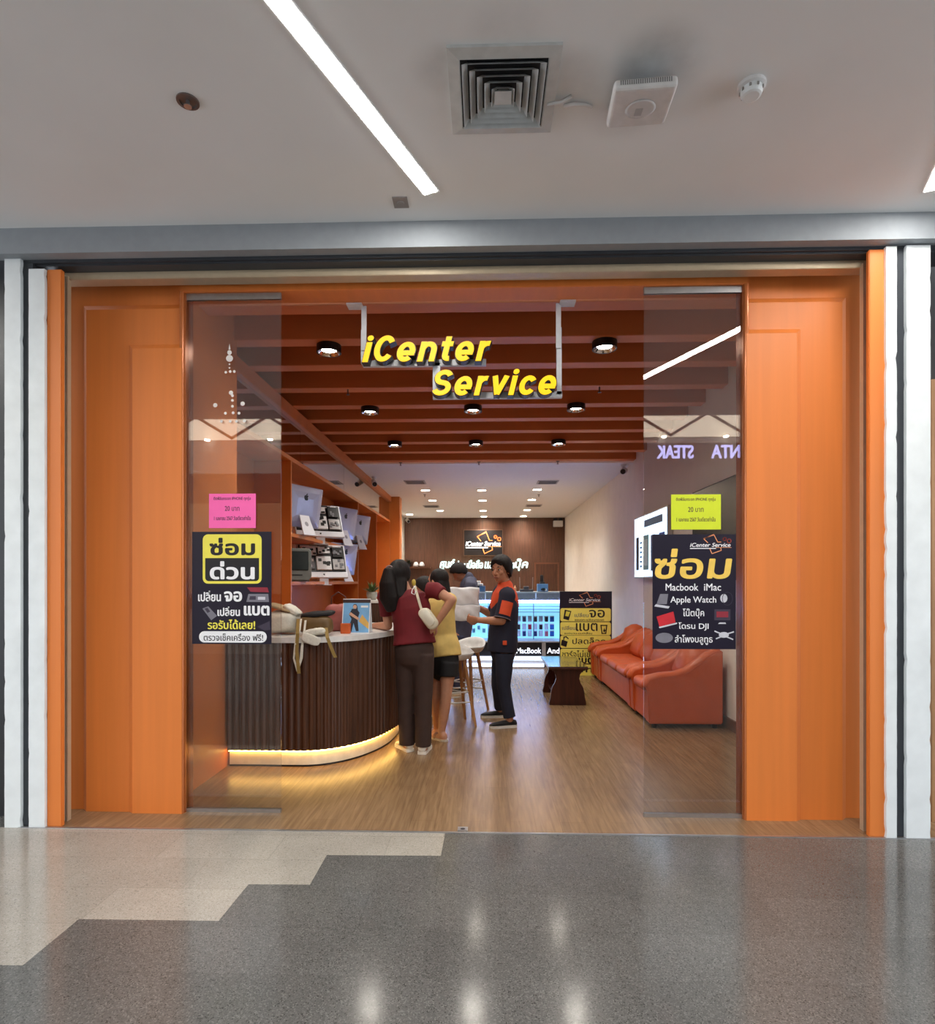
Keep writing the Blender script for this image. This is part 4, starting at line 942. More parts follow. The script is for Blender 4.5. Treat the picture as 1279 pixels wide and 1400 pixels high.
# price board standing behind the far armchair
SBY = 9.30; t = thing('display_board', 'tall navy board with yellow repair price panels standing behind the far armchair', 'board', (P(801, 900, SBY).x, SBY, 0)); s = Sheet(t, SBY)
a, b = P(765.5, 868, SBY), P(837, 868, SBY); zt_ = P(800, 808.5, SBY).z
m = MB(); m.box(a.x, SBY, .0, b.x, SBY + .03, zt_); m.build('panel', NAVY, t)
m = MB(); m.prism([(SBY + .03, 0), (SBY + .03, zt_ * .6), (SBY + .04, zt_ * .6), (SBY + .22, 0)], Vector((0, 0, 0)), Y_, Z_, X_, (a.x + b.x) / 2 - .02, (a.x + b.x) / 2 + .02); m.build('easel_strut', DARKG, t)
s.logo(777, 808, 823, 830, .002, LOGO_O, WHT, bold=.0012)
for k, (y0_, y1_) in enumerate(((831.5, 849.5), (850.5, 868.5), (869, 886), (887, 907), (908.5, 925))):
    s.rect(766.5, y0_, 835.5, y1_, mat('board_yellow', (252, 240, 112), .5, var=.03), .001, .004, r=.03, name='price_panel')
GTX = mat('outline_grey', (150, 150, 120), .5)
s.text('เปลี่ยน', 786, 838, 805, 843.5, GTX, .005, bold=.002); s.text('จอ', 806, 834, 827, 844, BLK, .005, bold=.003); s.text('จอแตก-เปลี่ยนกระจก', 786, 845.5, 826, 848.8, BLK, .005, bold=.0006)
s.text('เปลี่ยน', 769, 855.5, 787, 861, GTX, .005, bold=.002); s.text('แบต', 788, 852, 817, 862.5, BLK, .005, bold=.003); s.text('แบตบวม-แบตเสื่อม', 772, 864, 810, 867.2, BLK, .005, bold=.0006)
s.text('ปลดล็อค', 783, 871.5, 828, 880.5, BLK, .005, bold=.0015); s.text('ชาร์จไม่เข้า', 769, 889, 811, 898.5, BLK, .005, bold=.0015)
s.text('เปลี่ยน', 769, 900.5, 787, 905, GTX, .005, bold=.006); s.text('แบต', 788, 899.5, 811, 906.5, BLK, .005, bold=.006); s.text('ราคาดี', 780, 911, 820, 919, BLK, .005, bold=.005)
s.polys([(0, [(772.5, 833.5), (781.5, 835.5), (778, 848), (770.5, 846)])], [BLK], .004, .005, 'phone_picture'); s.polys([(0, [(774.5, 835.5), (780, 836.5), (777.5, 843), (773, 842)])], [YEL], .005, .006, 'phone_screen_picture')
s.lines([[(822, 855), (823.5, 866), (828.5, 866), (830, 855), (822, 855)]], .016, BLK, .004, .006, 'battery_picture'); s.polys([(0, [(825, 862), (827, 858), (827, 861), (829, 861), (826, 865)])], [BLK], .004, .006, 'bolt_picture')
s.polys([(0, [(768.5, 874.5), (776.5, 877), (774.5, 884.5), (767, 882)])], [BLK], .004, .006, 'padlock_picture'); s.lines([[(771, 875), (771.5, 871), (774.5, 870.5), (777, 873)]], .016, BLK, .004, .006, 'shackle_picture')

# lit board and dark screen on the right wall
def wall_sheet(t, x): return Vector((x, 0, 0)), -Y_, Z_, -X_
ya, yb = 7.75, 9.44; z0_, z1_ = 1.50, 2.43
t = thing('light_box', 'glowing white light box with phone pictures on the right wall behind the right poster', 'light box', (XR - .04, 8.6, z0_))
m = MB(); m.box(XR - .07, ya, z0_, XR - .002, yb, z1_); m.build('case', STEEL, t)
m = MB(); m.box(XR - .074, ya + .02, z0_ + .02, XR - .07, yb - .02, z1_ - .02); m.build('lit_face', emis('lightbox_white', (196, 222, 250), 2.1), t)
O = Vector((XR - .074, 0, 0))
def wp(nm, y0, z0, y1, z1, mm, l=.002): g = MB(); g.prism([(-y1, z0), (-y0, z0), (-y0, z1), (-y1, z1)], O, -Y_, Z_, -X_, 0, l); g.build(nm, mm, t)
PB = mat('print_blue', (60, 120, 170), .4)
wp('title_bar', 7.95, 2.24, 8.85, 2.34, PB)
wp('phone_print', 9.16, 1.62, 9.32, 2.12, BLK); wp('phone_print', 8.62, 1.62, 8.92, 2.12, mat('print_pale_blue', (130, 190, 200), .4)); wp('phone_print', 8.30, 1.6, 8.5, 2.1, mat('print_dark_blue', (30, 60, 120), .4)); wp('phone_print', 7.85, 1.9, 8.1, 2.1, mat('print_bright_blue', (40, 100, 210), .4))
wp('phone_screen_print', 8.67, 1.68, 8.87, 2.06, mat('print_white_blue', (206, 236, 244), .4), .003)
for k in range(6): wp('caption_print', 8.98, 1.66 + k * .07, 9.10, 1.69 + k * .07, PB)
t = thing('television', 'large dark television on the right wall nearest the glass', 'television', (XR - .04, 6.1, 1.45))
m = MB(); m.rbox(XR - .06, 5.25, 1.46, XR - .012, 6.86, 2.455, .008); m.build('case', BLACKM, t)
m = MB(); m.box(XR - .064, 5.27, 1.49, XR - .059, 6.84, 2.44); m.build('screen', mat('dark_glass', (9, 10, 10), .2, spec=.2), t)
m = MB(); m.box(XR - .014, 5.8, 1.7, XR - .002, 6.3, 2.2); m.build('wall_bracket', DARKG, t)

# ================================================================== BACK OF THE SHOP
YC = 10.40
CW = emis('case_light', (160, 176, 255), 26); CBACK = emis('case_lit_back', (150, 222, 240), .85)
LAM = mat('grey_laminate', (196, 190, 186), .5)
case = thing('glass_showcase', 'brightly lit glass showcase with black name panels across the rear of the shop', 'showcase', (.4, 10.7, 0))
xa, xb = -1.0, 1.75; zz = lambda py: P(700, py, YC).z
m = MB(); m.box(xa, YC, .0, xb, YC + .6, zz(878)); m.build('base_cabinet', LAM, case)
m = MB(); m.box(xa, YC - .01, zz(878), xb, YC + .6, zz(876.5)); m.build('deck', mat('white_deck', (214, 220, 224), .4), case)
m = MB(); m.box(xa, YC + .56, zz(876.5), xb, YC + .6, zz(822)); m.build('lit_back_panel', CBACK, case)
m = MB(); m.box(xa, YC + .30, zz(838) - .004, xb, YC + .56, zz(838) + .004); m.build('glass_shelf', CASEG, case)
m = MB()
for py in (830, 834, 838): m.box(xa, YC + .29, zz(py) - .006, xb, YC + .31, zz(py) + .006)
m.build('shelf_rail', mat('rail_blue_grey', (120, 150, 170), .3, .4), case)
for px in (668, 730, 779):
    m = MB(); x = P(px, 840, YC + .3).x; m.box(x - .008, YC + .31, zz(876.5), x + .008, YC + .33, zz(826)); m.build('shelf_upright', MATS['rail_blue_grey'], case)
m = MB(); m.box(xa, YC, zz(876), xb, YC + .006, zz(824)); m.build('front_glass', CASEG, case)
m = MB(); m.box(xa, YC - .005, zz(824.5), xb, YC + .03, zz(820.5)); m.build('light_tube', CW, case)
m = MB(); m.box(xa, YC - .005, zz(820.5), xb, YC + .62, zz(819)); m.build('top_glass', CASEG, case)
for px0, px1, tx, w in ((615, 651, 'iPad', .6), (655, 700, 'iPhone', .7), (705.5, 741, 'MacBook', .94), (746.5, 784, 'Android', .9)):
    u0, u1 = P(px0, 887, YC).x, P(px1, 887, YC).x
    m = MB(); m.box(u0, YC - .02, zz(896), u1, YC, zz(878.5)); pn = m.build('name_panel', BLK, case)
    if tx in ('MacBook', 'Android'):
        mm = (u1 - u0) * (1 - w) / 2
        write(tx, emis('panel_letter', (240, 244, 255), 1.2), pn, Vector((0, YC - .02, 0)), X_, Z_, -Y_, u0 + mm, zz(893), u1 - mm, zz(885.5), bold=.0022)
m = MB(); m.box(-.9, YC - .17, 0, 1.0, YC, zz(905) + .09); m.build('upper_step', LAM, case)
st2 = MB(); st2.box(-.9, YC - .175, .105, 1.0, YC - .17, .175); st2.build('step_light', emis('step_white', (196, 220, 255), 2.2), case)
m = MB(); m.box(-.9, YC - .34, .0, .98, YC - .17, .088); m.build('lower_step', LAM, case)
st2 = MB(); st2.box(-.9, YC - .345, .022, .98, YC - .34, .08); st2.build('step_light', emis('step_white', (196, 220, 255), 2.2), case)
# packs hanging against the lit back
tones = {'n': ('navy', mat('pack_navy', (34, 60, 110), .4)), 'w': ('clear white', mat('pack_white', (214, 228, 234), .4)), 'k': ('black', mat('pack_black', (26, 28, 32), .4)), 'r': ('red', mat('pack_red', (170, 34, 48), .4)), 'p': ('pale red', mat('pack_pale_red', (214, 110, 120), .4)), 'b': ('blue', mat('pack_blue', (50, 110, 190), .4))}
YP = YC + .52
rows = [('top', 846.5, 'wnwkwkb'), ('middle', 857, 'kwrwkwb'), ('bottom', 866.3, 'wnwnwpb')]
orders = ['leftmost', 'second', 'third', 'fourth', 'fifth', 'sixth', 'rightmost']
for rn, py, cs in rows:
    for i, ch in enumerate(cs):
        px = 709.5 + i * 7.6; c = P(px, py, YP)
        t = thing('phone_case_pack', '%s phone case pack, %s in the %s row of the lit showcase' % (tones[ch][0], orders[i], rn), 'phone case', c - Z_ * .05, 0, 'phone case packs in the showcase')
        m = MB(); m.box(c.x - .038, YP - .004, c.z - .05, c.x + .038, YP + .04, c.z + .058); m.build('card', tones['w'][1], t)
        m = MB(); m.rbox(c.x - (.026 if ch != 'b' else .036), YP - .016, c.z - .045, c.x + (.026 if ch != 'b' else .036), YP - .004, c.z + .04, .005); m.build('phone_case', tones[ch][1], t)
for i in range(4):
    c = P(641 + i * 7, 858 + (i % 2) * 4, YP); t = thing('phone_case_pack', 'pale phone case pack left of the uniformed man, %s of four' % orders[i], 'phone case', c - Z_ * .05, 0, 'phone case packs in the showcase')
    m = MB(); m.box(c.x - .03, YP - .004, c.z - .04, c.x + .03, YP + .04, c.z + .04); m.build('card', tones['w'][1], t); m = MB(); m.rbox(c.x - .02, YP - .012, c.z - .03, c.x + .02, YP - .004, c.z + .03, .004); m.build('phone_case', mat('pack_teal', (90, 170, 180), .4), t)
# second counter behind with clutter on top
YD2 = 12.3; zt2 = P(700, 809, YD2).z
t = thing('rear_counter', 'grey glass-fronted rear counter behind the lit showcase', 'counter', (.4, 12.6, 0))
m = MB(); m.box(-1.3, YD2 + .02, 0, 1.75, YD2 + .6, zt2 - .03); m.build('body', mat('rear_grey', (132, 128, 130), .4), t)
m = MB(); m.box(-1.32, YD2, zt2 - .03, 1.77, YD2 + .62, zt2); m.build('top', mat('rear_top', (196, 196, 198), .3), t)
for px in (640, 664, 733): 
    x = P(px, 815, YD2).x; m = MB(); m.box(x - .012, YD2, .3, x + .012, YD2 + .02, zt2 - .03); m.build('post', STEEL, t)
def on_rear(px, yoff=.3): return Vector((P(px, 808, YD2 + yoff).x, YD2 + yoff, zt2))
c = on_rear(653); t = thing('printer', 'white desktop printer with dark slot on the rear counter', 'printer', c)
m = MB(); m.rbox(c.x - .12, c.y - .1, c.z, c.x + .12, c.y + .12, c.z + .17, .015); m.rbox(c.x - .08, c.y - .05, c.z + .17, c.x + .07, c.y + .09, c.z + .225, .012); m.build('body', WHITE, t)
m = MB(); m.box(c.x - .115, c.y - .106, c.z + .075, c.x + .115, c.y - .09, c.z + .125); m.build('paper_slot', BLACKM, t)
c = on_rear(660, .1); m = MB(); m.rbox(c.x - .06, c.y - .05, c.z, c.x + .06, c.y + .05, c.z + .12, .008); tag(m.build('storage_box', mat('box_blue', (66, 104, 150), .5)), 'small blue box in front of the white printer', 'box')
c = on_rear(742, .2); t = thing('tissue_box', 'blue carton with a white patch on the rear counter right of the router', 'box', c)
m = MB(); m.rbox(c.x - .11, c.y - .08, c.z, c.x + .11, c.y + .08, c.z + .16, .006); m.build('carton', mat('carton_blue', (92, 140, 190), .5), t)
m = MB(); m.box(c.x + .03, c.y - .082, c.z + .02, c.x + .08, c.y - .08, c.z + .06); m.build('patch', WHT, t); m = MB(); m.prism(circ(c.x + .01, c.z + .045, .05, 12, .03), Vector((0, c.y - .08, 0)), X_, Z_, -Y_, 0, .002); m.build('opening', BLK, t)
c = on_rear(742, .42); t = thing('desk_phone', 'black upright handset behind the blue carton', 'phone', c)
m = MB(); m.rbox(c.x - .06, c.y - .04, c.z, c.x + .06, c.y + .04, c.z + .2, .02); m.build('cradle', BLACKM, t)
m = MB(); m.tube([c + Vector((-.01, 0, .18)), c + Vector((-.015, 0, .33))], [(.04, .025), (.035, .02)], 12, side=(1, 0, 0), caps=1); m.build('handset', BLACKM, t, smooth=True)
c = on_rear(720, .2); t = thing('wireless_router', 'dark router with two upright antennas on the rear counter', 'router', c)
m = MB(); m.rbox(c.x - .14, c.y - .07, c.z, c.x + .14, c.y + .07, c.z + .05, .01); m.rbox(c.x - .06, c.y - .06, c.z + .05, c.x + .05, c.y + .05, c.z + .11, .01); m.build('body', mat('router_grey', (60, 62, 68), .4), t)
for d in (-.13, .13):
    m = MB(); m.tube([c + Vector((d, .05, .04)), c + Vector((d * 1.05, .05, .30))], .008); m.build('antenna', mat('antenna_grey', (130, 126, 124), .4), t)
c = on_rear(704.5, .25); m = MB(); m.lathe([(.03, 0), (.03, .08), (.012, .1), (.012, .13), (.001, .13)], c, 14); tag(m.build('spray_bottle', mat('bottle_cream', (206, 150, 110), .4), smooth=False), 'small peach bottle on the rear counter behind the man\'s shoulder', 'bottle')

# logo screen and glowing line on the back wall
YW = YB - .06
t = thing('logo_screen', 'black screen with a glowing orange and white shop logo on the dark back wall', 'screen', P(661, 760, YW)); s = Sheet(t, YW)
a, b = P(634, 724, YW), P(688, 760, YW); m = MB(); m.rbox(a.x, YW + .004, b.z, b.x, YB - .002, a.z, .006); m.build('case', mat('screen_frame', (110, 84, 66), .4), t)
s.rect(635, 725, 687, 759, BLK, -.002, .0, name='screen_face')
s.logo(635.5, 724.5, 687, 758.5, .002, emis('logo_glow_orange', (255, 150, 80), 1.2), emis('logo_glow_white', (255, 255, 255), 1.2), bold=.006)
t = thing('illuminated_lettering', 'glowing white line of script letters on the dark back wall under the logo screen', 'sign', P(662, 781, YB)); s = Sheet(t, YB - .05)
GLOW = emis('letter_glow', (220, 255, 252), 1.6)
for seg, x0, x1, y0_, y1_ in (('ศูนย์', 602, 622, 765, 780), ('ซ่อม', 622.5, 640, 767, 777), ('มือถือ', 640.5, 660.5, 766, 777), ('และ', 663, 681, 768, 777), ('โน๊ต', 683, 704, 766, 777), ('บุ๊ค', 704.5, 722, 764, 780)):
    w = s.text(seg, x0, y0_, x1, y1_, GLOW, 0, bold=.007, shear=.15)
    sol = w.modifiers.new('depth', 'SOLIDIFY'); sol.thickness = .045; sol.offset = 0
# little shelf left of it
a, b = P(556, 775, YB - .1), P(589, 777, YB - .1)
m = MB(); m.box(a.x, YB - .25, b.z, b.x, YB, a.z); tag(m.build('wall_shelf', WALNUT), 'short wooden wall shelf at the left of the back wall', 'shelf')
for k, px in enumerate((569, 577)):
    c = P(px, 775, YB - .12); m = MB(); m.lathe([(.001, 0), (.07, 0), (.085, .06), (.05, .13), (.03, .15), (.001, .15)], c, 14); tag(m.build('ornament', WHITE, smooth=True), 'white rounded ornament on the wall shelf, %s of the pair' % ('left', 'right')[k], 'ornament', 'ornaments on the wall shelf')
c = P(559, 775, YB - .12); t = thing('dark_plant', 'dark leafy plant at the left end of the wall shelf', 'plant', c)
m = MB(); m.lathe([(.001, 0), (.05, 0), (.06, .1), (.001, .1)], c, 14); m.build('pot', DARKG, t, smooth=False)
m = MB(); rr = random.Random(9)
for i in range(36):
    a_ = rr.random() * 6.28; e = rr.random() * 1.2 + .2; l = .1 + .12 * rr.random(); d = Vector((math.cos(a_) * math.cos(e), math.sin(a_) * math.cos(e), math.sin(e))); s_ = d.cross(Z_).normalized(); c0 = c + Z_ * .09
    m.add([c0, c0 + d * l * .6 + s_ * .02, c0 + d * l, c0 + d * l * .6 - s_ * .02], [(0, 1, 2, 3)])
m.build('foliage', mat('leaf_dark', (40, 48, 30), .5, var=.3, scale=30), t, fix=False)
# ================================================================== PEOPLE
SKIN = mat('skin', (196, 142, 114), .55, var=.05, scale=30); SKIND = mat('skin_tan', (178, 124, 96), .55, var=.05, scale=30)
HAIR = mat('black_hair', (22, 15, 14), .62, var=.35, scale=90, stretch=(1, 1, .08), spec=.3, bump=.3)
def hair_cap(mb, C, fr, s=1.0, front=.52, temple=.30, side=-.12, back=-.78, thick=.016, seed=0):
    """hair lying on the skull with a hairline: front, temple, side and back heights on the unit head"""
    f, r, up, M = fr; n, k = 44, 26; rings = []
    for i in range(1, k):
        th = math.pi * i / k; z = -math.cos(th); ring = []
        for j in range(n):
            az = 2 * math.pi * j / n; a = abs(math.degrees(math.atan2(math.sin(az), math.cos(az))))       # 0 = front
            lim = front + (temple - front) * a / 50 if a < 50 else temple + (side - temple) * (a - 50) / 30 if a < 80 else side + (back - side) * min(1, (a - 80) / 55)
            q = max(0, min(1, (z - lim + .10) / .16)); q = q * q * (3 - 2 * q)
            strand = 1 + .018 * math.sin(az * 17 + z * 5 + seed) + .012 * math.sin(az * 31 - z * 9)
            kf = .84 + q * (.16 + thick / .095 * (1.15 + .5 * max(0, z))) * strand
            d = Vector((math.sin(az) * math.sin(th) * .078, math.cos(az) * math.sin(th) * .097, z * .098)) * kf * s
            ring.append(C + up * .018 * s + M @ d)
        rings.append(ring)
    mb.smooth = True; mb.loft(rings); mb.smooth = False
def fuse(name, mb, m, parent, vox=.008, smooth=3):
    """one continuous skin out of overlapping tapered limbs"""
    o = mb.build(name, m, parent, fix=True)
    r = o.modifiers.new('r', 'REMESH'); r.mode = 'VOXEL'; r.voxel_size = vox
    s_ = o.modifiers.new('s', 'SMOOTH'); s_.iterations = smooth; s_.factor = .5
    dg = bpy.context.evaluated_depsgraph_get(); dg.update()
    me = bpy.data.meshes.new_from_object(o.evaluated_get(dg)); old = o.data; o.modifiers.clear(); o.data = me; bpy.data.meshes.remove(old)
    me.name = name; me.polygons.foreach_set('use_smooth', [True] * len(me.polygons)); return o
def hand(mb, W_, d, n, curl=.5, s=1.0, thumb=1, spread=1.0):
    """palm and five fingers from wrist W_ along d; n = palm side; thumb = +1/-1 side"""
    d = Vector(d).normalized(); n = Vector(n); n = (n - d * n.dot(d)).normalized(); sd = d.cross(n) * thumb
    mb.tube([W_, W_ + d * .03 * s, W_ + d * .065 * s, W_ + d * .092 * s], [(.027 * s, .02 * s), (.034 * s, .018 * s), (.041 * s, .016 * s), (.04 * s, .013 * s)], 12, side=sd, caps=1)
    for k, (L, off) in enumerate(((.072, .030), (.080, .010), (.074, -.011), (.058, -.031))):
        p = W_ + d * .085 * s + sd * off * s; a = 0; pts = [p]
        for q, f in enumerate((.45, .32, .23)):
            a += curl * (.7 if q == 0 else 1); dd = (d * math.cos(a) + n * math.sin(a) + sd * off * 1.8 * spread).normalized(); p = p + dd * L * f * s; pts.append(p)
        mb.tube(pts, [.0092 * s, .0088 * s, .008 * s, .0068 * s], 8, caps=1)
    p = W_ + d * .022 * s + sd * .024 * s
    mb.tube([p, p + (d * .6 + sd * .8 + n * .25).normalized() * .036 * s, p + (d * .85 + sd * .62 + n * .4).normalized() * .066 * s, p + (d * .95 + sd * .42 + n * .55).normalized() * .088 * s], [.0135 * s, .0115 * s, .0095 * s, .0078 * s], 8, caps=1)
def head(mb, C, f, up=Z_, s=1.0):
    """skull, jaw, nose, lips, brow and ears; returns the frame"""
    f = Vector(f).normalized(); up = Vector(up); up = (up - f * up.dot(f)).normalized(); r = f.cross(up)
    M = Matrix((r, f, up)).transposed()
    mb.ball(C + up * .025 * s, (.074 * s, .093 * s, .090 * s), 12, M)
    mb.ball(C + f * .016 * s - up * .045 * s, (.060 * s, .072 * s, .072 * s), 12, M)
    mb.ball(C + f * .052 * s - up * .088 * s, (.030 * s, .026 * s, .022 * s), 8, M)
    mb.tube([C + f * .086 * s + up * .012 * s, C + f * .100 * s - up * .012 * s, C + f * .107 * s - up * .028 * s], [.009 * s, .012 * s, .015 * s], 8, caps=1)
    for q in (-1, 1):
        mb.ball(C + f * .094 * s - up * .031 * s + r * q * .012 * s, .010 * s, 6)
        mb.tube([C + f * .083 * s + up * .026 * s + r * q * .012 * s, C + f * .076 * s + up * .029 * s + r * q * .042 * s], .011 * s, 8, caps=1)
        mb.ball(C + f * .062 * s - up * .02 * s + r * q * .040 * s, .021 * s, 8)
        mb.ball(C - f * .008 * s + r * q * .077 * s - up * .005 * s, (.011 * s, .020 * s, .032 * s), 8, M)
    mb.tube([C + f * .083 * s - up * .056 * s - r * .02 * s, C + f * .091 * s - up * .056 * s, C + f * .083 * s - up * .056 * s + r * .02 * s], [.006 * s, .009 * s, .006 * s], 8, caps=1)
    mb.tube([C + f * .080 * s - up * .068 * s - r * .016 * s, C + f * .087 * s - up * .068 * s, C + f * .080 * s - up * .068 * s + r * .016 * s], [.006 * s, .009 * s, .006 * s], 8, caps=1)
    return f, r, up, M
def face_bits(par, C, fr, s=1.0):
    f, r, up, M = fr
    for q in (-1, 1):
        e = C + f * .0755 * s + r * q * .031 * s + up * .008 * s
        g = MB(); g.ball(e, (.0115 * s, .008 * s, .0058 * s), 8, M); g.build('eye', mat('eye_white', (216, 208, 200), .3), par, smooth=True)
        g = MB(); g.ball(e + f * .0068 * s, (.006 * s, .004 * s, .0062 * s), 6, M); g.build('iris', mat('iris_dark', (26, 16, 12), .2), par, smooth=True)
        g = MB(); g.tube([e + up * .022 * s - r * q * .017 * s + f * .012 * s, e + up * .027 * s + f * .011 * s, e + up * .023 * s + r * q * .02 * s + f * .001 * s], [.0035 * s, .005 * s, .003 * s], 8, side=tuple(f), caps=1); g.build('eyebrow', HAIR, par, smooth=True)
    g = MB(); g.tube([C + f * .0905 * s - up * .062 * s - r * .022 * s, C + f * .0975 * s - up * .062 * s, C + f * .0905 * s - up * .062 * s + r * .022 * s], [.004 * s, .0062 * s, .004 * s], 8, caps=1); g.build('mouth', mat('lip', (134, 74, 66), .5), par, smooth=True)
def torso(mb, pts, radii, sides, caps=1): mb.tube(pts, radii, 24, side=sides, caps=caps)
def shoe(par, ankle, toe_dir, m, sole_m, L=.26, s=1.0, hi=.07):
    d = Vector((toe_dir[0], toe_dir[1], 0)).normalized(); sd = d.cross(Z_); b = Vector((ankle[0], ankle[1], 0)) - d * L * .26
    def sec(t, w, h, z0): 
        c = b + d * L * t; return [c + sd * w * math.cos(a) + Z_ * (z0 + (h - z0) * (.5 + .5 * math.sin(a)) ** .8) for a in [2 * math.pi * k / 16 - math.pi / 2 for k in range(16)]]
    g = MB(); g.loft([sec(t, w, h, .02) for t, w, h in ((.0, .018, .05), (.03, .033, hi), (.15, .037, hi + .008), (.32, .037, hi + .002), (.5, .040, .068), (.7, .045, .056), (.86, .042, .048), (.96, .028, .038), (1.0, .010, .03))])
    o = g.build('shoe', m, par, smooth=True)
    pts = []
    for t, w in ((0, .02), (.03, .036), (.15, .040), (.4, .040), (.7, .049), (.88, .044), (.98, .026), (1.01, .008)): pts.append((b + d * L * t, w))
    g = MB(); ring = [p + sd * w for p, w in pts] + [p - sd * w for p, w in reversed(pts)]
    g.loft([[q + Z_ * z for q in ring] for z in (0, .024)]); g.build('sole', sole_m, o); return o
def lf(p, q, t): return Vector(p) + (Vector(q) - Vector(p)) * t

# ---- woman in the dark red T-shirt, leaning on the counter
def woman_red():
    Y = 5.06
    t = thing('person', 'person in a dark red T-shirt and brown trousers leaning on the counter', 'person', (-.6, Y, 0))
    hipL, hipR = P(555, 893, 5.1), P(579, 894, 5.06); knL, knR = P(556, 955, 5.13), P(579, 956, 5.06); anL, anR = P(557, 1019, 5.14), P(579, 1021, 5.07)
    shL, shR = P(527, 816, 5.18), P(595, 807, 5.06); elL, wrL = P(531, 861, 5.22), P(512, 866, 5.50); elR, wrR = P(618, 820, 4.98), P(597, 853, 5.03)
    elL.z = 1.06; wrL.z = 1.045
    nk = P(556, 806, 5.14); C = P(546, 788, 5.18); sd = (shR - shL).normalized(); face = Vector((.25, 1, -.05))
    pel = (hipL + hipR) / 2 + Vector((0, 0, .05)); wst = P(566, 868, 5.09); ch = P(562, 833, 5.11)
    b = MB(); fr = head(b, C, face)
    b.tube([nk - Z_ * .03, lf(nk, C, .5), C - Z_ * .02], [.05, .048, .05], 12, caps=1)
    torso(b, [pel, wst, ch, nk - Z_ * .05], [(.13, .09), (.115, .08), (.14, .085), (.09, .06)], [Vector((1, 0, 0)), sd, sd, sd])
    for s_, e_, w_ in ((shL, elL, wrL), (shR, elR, wrR)):
        b.tube([s_, lf(s_, e_, .5), e_], [.047, .044, .037], 12, caps=1); b.tube([e_, lf(e_, w_, .35), w_], [.037, .037, .025], 12, caps=1)
    hand(b, wrL, Vector((-.6, .8, -.05)), Vector((0, 0, -1)), .15, .95, -1); hand(b, wrR, Vector((-.75, -.1, -.65)), Vector((.2, 1, -.2)), .35, .95, 1)
    for h, k, a in ((hipL, knL, anL), (hipR, knR, anR)):
        b.tube([h, lf(h, k, .5), k], [.075, .065, .05], 12, caps=1); b.tube([k, lf(k, a, .4), a, a - Z_ * .03], [.05, .05, .034, .034], 12, caps=1)
    fuse('body', b, SKIN, t, .0065, 2)
    RED = mat('dark_red_jersey', (112, 20, 30), .8, var=.12, scale=10, bump=.1)
    g = MB()
    hem = P(567, 881, 5.08)
    torso(g, [hem, wst, lf(wst, ch, .5), ch, lf(ch, nk, .55), nk - Z_ * .02], [(.186, .148), (.176, .138), (.17, .128), (.178, .122), (.165, .105), (.075, .07)], [Vector((1, 0, 0)), sd, sd, sd, sd, sd], 0)
    for s_, e_, k in ((shL, elL, .64), (shR, elR, .42)):
        g.ball(s_, .072, 10); g.tube([s_ + (nk - s_) * .25, s_, lf(s_, e_, .5 * k), lf(s_, e_, k)], [.072, .070, .066, .064], 14)
    fuse('t_shirt', g, RED, t, .009, 4)
    BRN = mat('brown_trousers', (62, 44, 38), .85, var=.12, scale=12, bump=.1)
    g = MB(); torso(g, [pel + Z_ * .04, pel + Z_ * .0, pel - Z_ * .07], [(.155, .115), (.168, .13), (.165, .13)], [Vector((1, 0, 0))] * 3)
    for h, k, a in ((hipL, knL, anL), (hipR, knR, anR)):
        g.tube([h, lf(h, k, .5), k, lf(k, a, .5), a + Z_ * .012], [(.094, .105), (.088, .095), (.076, .082), (.072, .078), (.07, .078)], 16, side=(1, 0, 0), caps=0)
    fuse('trousers', g, BRN, t, .009, 4)
    WSH = mat('white_trainer', (226, 220, 208), .5)
    shoe(t, anL, (-.55, .8), WSH, mat('trainer_sole', (236, 232, 222), .5), .25); shoe(t, anR, (.12, 1), WSH, MATS['trainer_sole'], .25)
    # long hair with a ponytail down the back
    g = MB(); f, r, up, M = fr
    g.ball(C + up * .033 - f * .026, (.092, .100, .095), 12, M); g.ball(C - up * .03 - f * .045, (.090, .068, .09), 10, M); hair_cap(g, C, fr, 1, .5, .1, -.6, -.95, .02)
    base_ = C + up * .05 - f * .09 - r * .045
    g.tube([base_ + r * .03 + f * .02, base_ - f * .03 - up * .01, base_ - f * .055 - up * .12, base_ - f * .05 - up * .24 + r * .01, base_ - f * .035 - up * .34 + r * .03], [(.04, .035), (.05, .042), (.075, .045), (.085, .04), (.05, .02)], 14, side=tuple(r), caps=1)
    g.tube([C - f * .06 - up * .05 + r * .02, C - f * .085 - up * .17 + r * .02, C - f * .09 - up * .29], [(.08, .05), (.085, .04), (.055, .02)], 14, side=tuple(r), caps=1)
    fuse('hair', g, HAIR, t, .008, 3)
    g = MB(); g.tube([base_ - f * .022 + r * .032 * math.cos(a) + up * .034 * math.sin(a) for a in [k * .5236 for k in range(13)]], .007, 8); g.build('hair_band', mat('hair_band', (150, 130, 130), .5), t, smooth=True)
    g = MB()
    for q in (1,):
        e = C + f * .085 + up * .008 + r * .036; g.tube([e + r * .022 * math.cos(k * .5236) + up * .017 * math.sin(k * .5236) for k in range(13)], .0022, 6); g.tube([e + r * .022, C + r * .082 + up * .012], .0022, 6)
    g.build('glasses', BLACKM, t)
    # shoulder bag hangs from her right shoulder
    bg = thing('shoulder_bag', 'small cream shoulder bag on a braided strap over the red shirt', 'bag', P(586, 846, 4.9))
    CR = mat('cream_leather', (216, 206, 182), .45)
    A = P(586, 845, 4.88); Mx = Matrix.Rotation(math.radians(-36), 3, 'Y') @ Matrix.Scale(1.12, 3)
